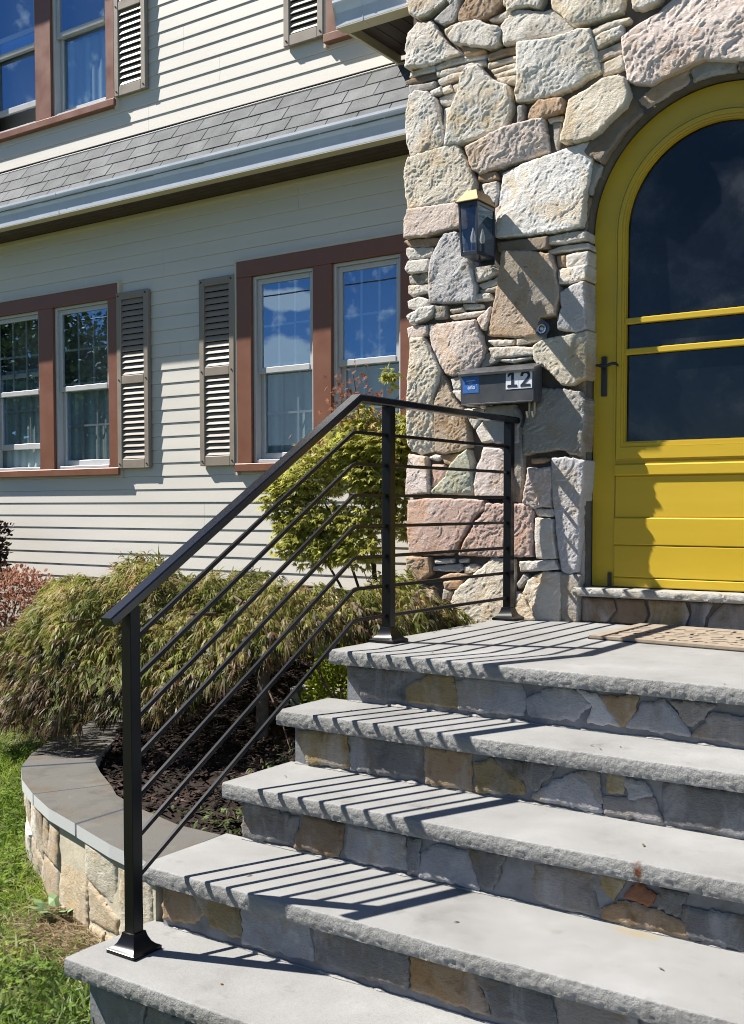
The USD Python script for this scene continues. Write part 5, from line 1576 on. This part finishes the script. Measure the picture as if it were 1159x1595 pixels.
q = np.vstack([np.array([-1.03, 1.2, 1.06]) + r.normal(0, 1, (n, 3)) * np.array([.075, .06, .085]), np.array([-.86, 1.2, .95]) + r.normal(0, 1, (70, 3)) * np.array([.10, .06, .05]), np.array([-1.22, 1.15, .80]) + r.normal(0, 1, (60, 3)) * np.array([.09, .06, .04])])
V, F = fan_leaves(q, unit(r.normal(0, 1, q.shape) + np.array([0, -.2, -.2])), 5, .032, .006, 1.1, .6, 95, 3)
obj("top_shoots", M(V, F), mat_leaf("maple_red", [(.30, .12, .07), (.38, .20, .12), (.26, .15, .06)], .4, .45), gm, kind="stuff")


def bush(name, label, cat, centre, rad, n, leaf, cols, seed, up=.4, transl=.4, lo=-1.0, wr=.55):
    t_ = thing(name, label, cat)
    r = np.random.default_rng(seed)
    o = unit(r.normal(0, 1, (n, 3)))
    lum = .45 + 1.1 * meshkit.fbm(o * 2.6 + seed, 3, seed)
    rho = (r.uniform(.25, 1, n) ** .4) * lum
    o2 = o * rho[:, None] * np.array(rad)
    o2[:, 2] = np.maximum(o2[:, 2], lo * rad[2])
    p = np.array(centre) + o2
    ax = unit(o + r.normal(0, .55, (n, 3)) + np.array([0, 0, up]))
    nn = unit(r.normal(0, .6, (n, 3)) + o + np.array([0, 0, .8]))
    L = r.uniform(.7, 1.25, n) * leaf
    V, F = oval_leaves(p, ax, nn, L, L * wr)
    for i in range(7):
        e = np.array(centre) + unit(r.normal(0, 1, 3) + np.array([0, 0, .8])) * np.array(rad) * .8
        g = np.array([centre[0] + r.normal(0, .02), centre[1] + r.normal(0, .02), ground_z(centre[0], centre[1]) - .03])
        b, _ = branch(g, e, .008, .002, wob=.015, seed=seed + i, n=6)
        obj("stem", b, twig, t_)
    obj("foliage", M(V, F), mat_leaf("leaf_" + name, cols, transl), t_)
    return t_


bush("lime_shrub", "small bright lime green shrub beside the left end of the landing", "shrub", (-.47, .36, -.27), (.17, .17, .17), 2200, .026, [(.30, .33, .03), (.22, .27, .03), (.36, .36, .05), (.16, .21, .03)], 11)
bush("lime_shrub", "low bright green shrub at the foot of the stone corner behind the middle post", "shrub", (-.36, .86, -.10), (.22, .14, .13), 1500, .026, [(.26, .30, .03), (.19, .25, .03), (.33, .34, .05)], 12)
bush("pink_shrub", "small shrub with pinkish bronze leaves below the left window", "shrub", (-3.92, 1.18, -.13), (.46, .25, .23), 3600, .030, [(.34, .16, .11), (.42, .23, .16), (.20, .10, .06), (.30, .22, .12), (.16, .13, .06)], 13)
bush("dark_shrub", "tall dark reddish shrub at the left edge against the siding", "shrub", (-4.40, 1.30, .16), (.28, .2, .40), 3000, .035, [(.035, .02, .018), (.06, .035, .025), (.05, .045, .02), (.09, .05, .035)], 14, transl=.2)
yu = thing("yucca", "small spiky yucca plant in the mulch behind the maple trunk", "plant")
for i in range(11):
    t = 2 * math.pi * i / 11
    d = unit(np.array([math.cos(t) * .6, math.sin(t) * .6, .9 + .3 * (i % 3)]))
    V, F = strips(np.array([[-.86, .62, -.52]]), d[None], .20 + .03 * (i % 3), .028, .25, 4, side=unit(np.cross(d, [0, 0, 1]))[None], seed=i)
    obj("blade", M(V, F), mat_simple(f"yucca_leaf", (.07, .11, .05), .5, .4) if i == 0 else stage_yucca, yu)
    stage_yucca = UsdShade.Material.Get(stage, LK + "yucca_leaf")

r = np.random.default_rng(61)
n = 900
p = np.column_stack([r.normal(-.33, .13, n), r.normal(-.22, .22, n)])
p = p[(p[:, 0] < -.11) & (p[:, 1] > -.7) & (meshkit.noise(np.column_stack([p * 9, p[:, 0] * 0]), 3) > .42)]
b = np.column_stack([p, bz(p[:, 0], p[:, 1]) + r.uniform(.0, .05, len(p))])
t = r.uniform(0, 6.28, len(b)); ax = unit(np.column_stack([np.cos(t), np.sin(t), r.uniform(.0, .8, len(b))]))
V, F = oval_leaves(b, ax, unit(np.array([[0, 0, 1.0]]) + r.normal(0, .3, (len(b), 3))), r.uniform(.02, .05, len(b)), r.uniform(.008, .016, len(b)))
obj("ground_cover", M(V, F), mat_leaf("ground_cover_leaf", [(.07, .10, .03), (.12, .16, .05), (.16, .19, .08), (.10, .07, .04)], .3), kind="stuff", label="low green ground cover growing in the mulch along the left ends of the steps", category="ground cover")

# edging blocks and rocks among the plants
def blk(name, label, cat, x0, x1, y0, y1, z0, z1, m, seed, group=None):
    b = box(x0, x1, y0, y1, z0, z1, .008).subdivide().subdivide().subdivide()
    v = b.vertices
    v = v + (meshkit.fbm(np.column_stack([v * 14, ])[:, :3] + seed, 3, seed)[:, None] - .5) * .014
    return tag(obj(name, M(v, b.faces), m, None, smooth=40), label, cat, group)


blk("edging_block", "pale concrete edging block by the siding, seen under the lowest railing bars", "edging block", -1.30, -.78, 1.22, 1.40, -.42, .02, concrete, 3)
blk("edging_block", "pale concrete edging block in the mulch left of the lime shrub", "edging block", -1.02, -.62, .66, .80, -.60, -.36, concrete, 4)


def rock(name, label, c, r, seed):
    s = trimesh.creation.icosphere(3)
    v = s.vertices * np.array(r)
    v = v * (1 + .35 * (meshkit.fbm(s.vertices * 1.8 + seed, 3, seed) - .5)[:, None]) + np.array(c)
    tag(obj(name, M(v, s.faces), MS["g"], None, smooth=50), label, "rock")


rock("rock", "pale rounded border rock on the lawn at the left edge, the nearer one", (-2.98, .52, -.56), (.17, .13, .11), 3)
rock("rock", "pale border rock half hidden behind the left end of the maple", (-3.38, .80, -.50), (.20, .14, .13), 5)

# ================================================================ lawn grass
outer_poly = Polygon(list(mid_o) + [(-2.2, 1.75), (0.0, 1.75), (0.0, -1.1)]).buffer(.012)
pp_ = prepared.prep(outer_poly)


def grass_points(n, seed, xr, yr, dens=None):
    r = np.random.default_rng(seed)
    p = np.column_stack([r.uniform(*xr, n), r.uniform(*yr, n)])
    ok = ~shapely.contains_xy(outer_poly, p[:, 0], p[:, 1])
    ok &= ~((p[:, 0] > -.085) & (p[:, 1] > -1.412))
    if dens is not None:
        ok &= r.uniform(0, 1, n) < dens(p)
    return p[ok], r


DRY = np.array([-.58, -1.04])
dry = lambda p: np.exp(-(((p[:, 0] - DRY[0]) / .21) ** 2 + ((p[:, 1] - DRY[1]) / .13) ** 2)) + .5 * np.exp(-(((p[:, 0] + 1.45) / .2) ** 2 + ((p[:, 1] + .95) / .1) ** 2))


def tufts(name, label, n, seed, xr, yr, L, Wd, lean, cols, dens, category="grass", droop=.9, zoff=-.012):
    p, r = grass_points(n, seed, xr, yr, dens)
    z = ground_z(p[:, 0], p[:, 1]) + zoff
    base = np.column_stack([p, z])
    t = r.uniform(0, 2 * math.pi, len(p)) 
    l = lean * r.uniform(.3, 1.3, len(p))
    d = unit(np.column_stack([np.cos(t) * l, np.sin(t) * l, np.ones(len(p))]))
    V, F = strips(base, d, r.uniform(*L, len(p)), r.uniform(*Wd, len(p)), droop * r.uniform(.4, 1.4, len(p)), 3, side=unit(np.cross(d, unit(r.normal(0, 1, d.shape)))), seed=seed)
    obj(name, M(V, F), mat_leaf(name + "_blade", cols, .35, .5), kind="stuff", label=label, category=category)


G1 = [(.11, .18, .025), (.18, .28, .035), (.27, .36, .05), (.34, .40, .08), (.40, .40, .16)]
thin = lambda p: 1 - .93 * np.clip(dry(p), 0, 1)
tufts("grass", "green lawn grass left of the planter wall and steps", 60000, 3, (-2.6, -.05), (-2.3, .1), (.035, .085), (.003, .0055), .9, G1, thin)
tufts("coarse_grass", "broad bladed grass in the foreground beside the lowest step", 9000, 4, (-1.6, -.05), (-2.3, -.85), (.05, .11), (.006, .0105), 1.1, [(.13, .19, .055), (.20, .26, .09), (.28, .33, .15), (.10, .15, .04)], lambda p: thin(p) * np.clip((-1.05 - p[:, 1]) / .3 + .2, .05, 1))
tufts("far_grass", "short sunlit lawn at the far left beyond the planter", 42000, 5, (-6.5, -1.6), (-1.6, 1.25), (.03, .06), (.004, .007), .8, [(.20, .25, .05), (.27, .29, .08), (.15, .20, .035), (.33, .31, .13)], None)
tufts("dry_grass", "patch of dry straw coloured grass at the foot of the planter wall", 17000, 6, (-1.1, -.12), (-1.5, -.72), (.04, .10), (.002, .0036), 4.0, [(.33, .25, .15), (.42, .34, .22), (.25, .17, .10), (.38, .27, .16)], lambda p: np.clip(dry(p) * 1.3, .02, 1), droop=.55, zoff=.012)
# clover and weeds
p, r = grass_points(2600, 8, (-1.9, -.1), (-1.6, -.1), lambda p: (meshkit.fbm(np.column_stack([p * 3.5, p[:, 0] * 0]), 2, 4) > .50) * (1 - np.clip(dry(p) * 1.2, 0, 1)))
z = ground_z(p[:, 0], p[:, 1]) + r.uniform(.01, .06, len(p))
base = np.column_stack([p, z])
t = r.uniform(0, 6.28, len(p))
Vs, Fs, o = [], [], 0
for k in range(3):
    a = t + k * 2.094
    ax = unit(np.column_stack([np.cos(a), np.sin(a), r.uniform(-.1, .35, len(p))]))
    L = r.uniform(.009, .016, len(p))
    V, F = oval_leaves(base, ax, np.tile([[0, 0, 1.0]], (len(p), 1)) + r.normal(0, .15, (len(p), 3)), L, L * .85)
    Vs.append(V); Fs.append(F + o); o += len(V)
obj("clover", M(np.vstack(Vs), np.vstack(Fs)), mat_leaf("clover_leaf", [(.12, .20, .03), (.19, .27, .045), (.25, .31, .06), (.09, .16, .03)], .4, .5), kind="stuff", label="bright green clover and weeds growing through the lawn by the planter", category="clover")
wd = thing("broadleaf_weed", "broad leaved weed with one yellow green leaf against the planter wall", "weed")
for i in range(8):
    t = 2 * math.pi * i / 8 + .3
    ax = unit(np.array([[math.cos(t), math.sin(t), .55]]))
    V, F = oval_leaves(np.array([[-.74, -.975, -.915]]) + ax * .03, ax, np.array([[0, 0, 1.0]]), .085, .042)
    obj("leaf", M(V, F), mat_simple("weed_leaf", (.13, .21, .09), .5, .4) if i == 0 else UsdShade.Material.Get(stage, LK + "weed_leaf"), wd)

# a little litter on the treads
r = np.random.default_rng(44)
sp = [(1.02, -.47, -RISE), (1.10, -.44, -RISE), (1.07, -.50, -RISE), (.55, .12, 0), (.30, -.18, 0), (1.35, -.28, 0), (.62, -.74, -2 * RISE), (1.28, -.72, -2 * RISE), (.22, -1.05, -3 * RISE), (.9, -1.02, -3 * RISE), (.35, -1.33, -4 * RISE), (.05, -.68, -2 * RISE), (.12, -.42, -RISE), (1.42, -1.0, -3 * RISE)]
b = np.array([[x, y, z + .0025] for x, y, z in sp])
t = r.uniform(0, 6.28, len(b)); ax = unit(np.column_stack([np.cos(t), np.sin(t), r.uniform(.02, .2, len(b))]))
V, F = oval_leaves(b, ax, unit(np.array([[0, 0, 1.0]]) + r.normal(0, .25, (len(b), 3))), r.uniform(.010, .022, len(b)), r.uniform(.004, .009, len(b)))
obj("leaf_litter", M(V, F), mat_leaf("litter_leaf", [(.16, .12, .05), (.10, .07, .035), (.22, .17, .08)], .1), kind="stuff", label="tiny dry leaf bits scattered over the pale step treads", category="leaf litter")

# ================================================================ across the street: what the windows mirror
def street_tree(label, x, y, h, rad, seed, dark=1.0):
    t_ = thing("street_tree", label, "tree")
    z0 = float(ground_z(x, y))
    r = np.random.default_rng(seed)
    obj("trunk", tube([(x, y, z0 - .1), (x + .05, y, z0 + h * .3), (x, y + .1, z0 + h * .7)], [.22, .17, .07], 10), bark, t_, smooth=60)
    for i in range(8):
        t = 6.28 * i / 8
        b, _ = branch((x, y, z0 + h * (.28 + .04 * (i % 4))), (x + rad * .7 * math.cos(t), y + rad * .7 * math.sin(t), z0 + h * (.5 + .06 * (i % 5))), .07, .02, seed=seed + i)
        obj("limb", b, bark, t_)
    n = 9000
    o = unit(r.normal(0, 1, (n, 3)))
    lum = .6 + .8 * meshkit.fbm(o * 2.0 + seed, 3, seed)
    p = np.array([x, y, z0 + h * .58]) + o * (r.uniform(.1, 1, (n, 1)) ** .4) * lum[:, None] * np.array([rad, rad, h * .42])
    ax = unit(r.normal(0, 1, (n, 3)))
    V, F = oval_leaves(p, ax, unit(r.normal(0, 1, (n, 3)) + o), .20, .11)
    obj("crown", M(V, F), mat_leaf(f"tree_leaf_{seed}", [(.04 * dark, .07 * dark, .02), (.07 * dark, .10 * dark, .025), (.10 * dark, .13 * dark, .03)], .3), t_)


street_tree("bushy green tree across the street mirrored in the left window", -15.6, -7.4, 5.2, 2.8, 51)
street_tree("tall green tree across the street, farther left", -21, -9.5, 8.0, 3.6, 52)
street_tree("green tree across the street beside the neighbour house", -29.5, -23, 9, 3.8, 53)
street_tree("green tree across the street in front of the steps", 9, -26, 9.5, 4.2, 54)
nh = thing("neighbour_house", "pale gabled house across the street mirrored in the window", "house")
hx0, hx1, hy0, hy1 = -23.0, -14.5, -24.0, -16.5
zg = float(ground_z(-18, -18)) - .05
gab = [(hy0, zg), (hy1, zg), (hy1, 2.3), ((hy0 + hy1) / 2, 4.6), (hy0, 2.3)]
obj("wall", extrude_x(gab, hx0, hx1), mat_simple("neighbour_siding", (.42, .45, .44), .7, .3, noise=.05, nscale=2), nh)
ym = (hy0 + hy1) / 2
rf = extrude_x([(hy0 - .5, 2.05), (hy0 - .5, 2.2), (ym, 4.85), (hy1 + .5, 2.2), (hy1 + .5, 2.05), (ym, 4.68)], hx0 - .4, hx1 + .4)
obj("roof", rf, shing[0], nh)
for i, (y, z) in enumerate(((-22, .3), (-18.4, .3), (-20.2, 2.4))):
    w_ = obj("window", box(hx1, hx1 + .06, y - .55, y + .55, z, z + 1.3, .01), sash_white, nh)
    obj("glass", box(hx1 + .061, hx1 + .07, y - .47, y + .47, z + .08, z + 1.22), lamp_black, w_)
for k, z in enumerate((5.1, 5.75)):
    xs = np.linspace(-40, 30, 60)
    pl = np.column_stack([xs, np.full(60, -11.5 - k * .4), z + .00035 * (xs + 5) ** 2])
    tag(obj("utility_wire", tube(pl, .018, 5), lamp_black), ("lower", "upper")[k] + " black utility wire strung along the street opposite the house", "wire", None)
hd_ = thing("street_hedge", "long dark green hedge along the far side of the street", "hedge")
r = np.random.default_rng(9)
n = 14000
p = np.column_stack([r.uniform(-45, 40, n), r.normal(-32, .5, n), r.uniform(-1.2, 1.4, n) + .5 * np.sin(r.uniform(0, 6, n))])
V, F = oval_leaves(p, unit(r.normal(0, 1, (n, 3))), unit(r.normal(0, 1, (n, 3))), .30, .2)
obj("foliage", M(V, F), mat_leaf("hedge_leaf", [(.03, .055, .018), (.06, .085, .025), (.08, .11, .03)], .25), hd_)
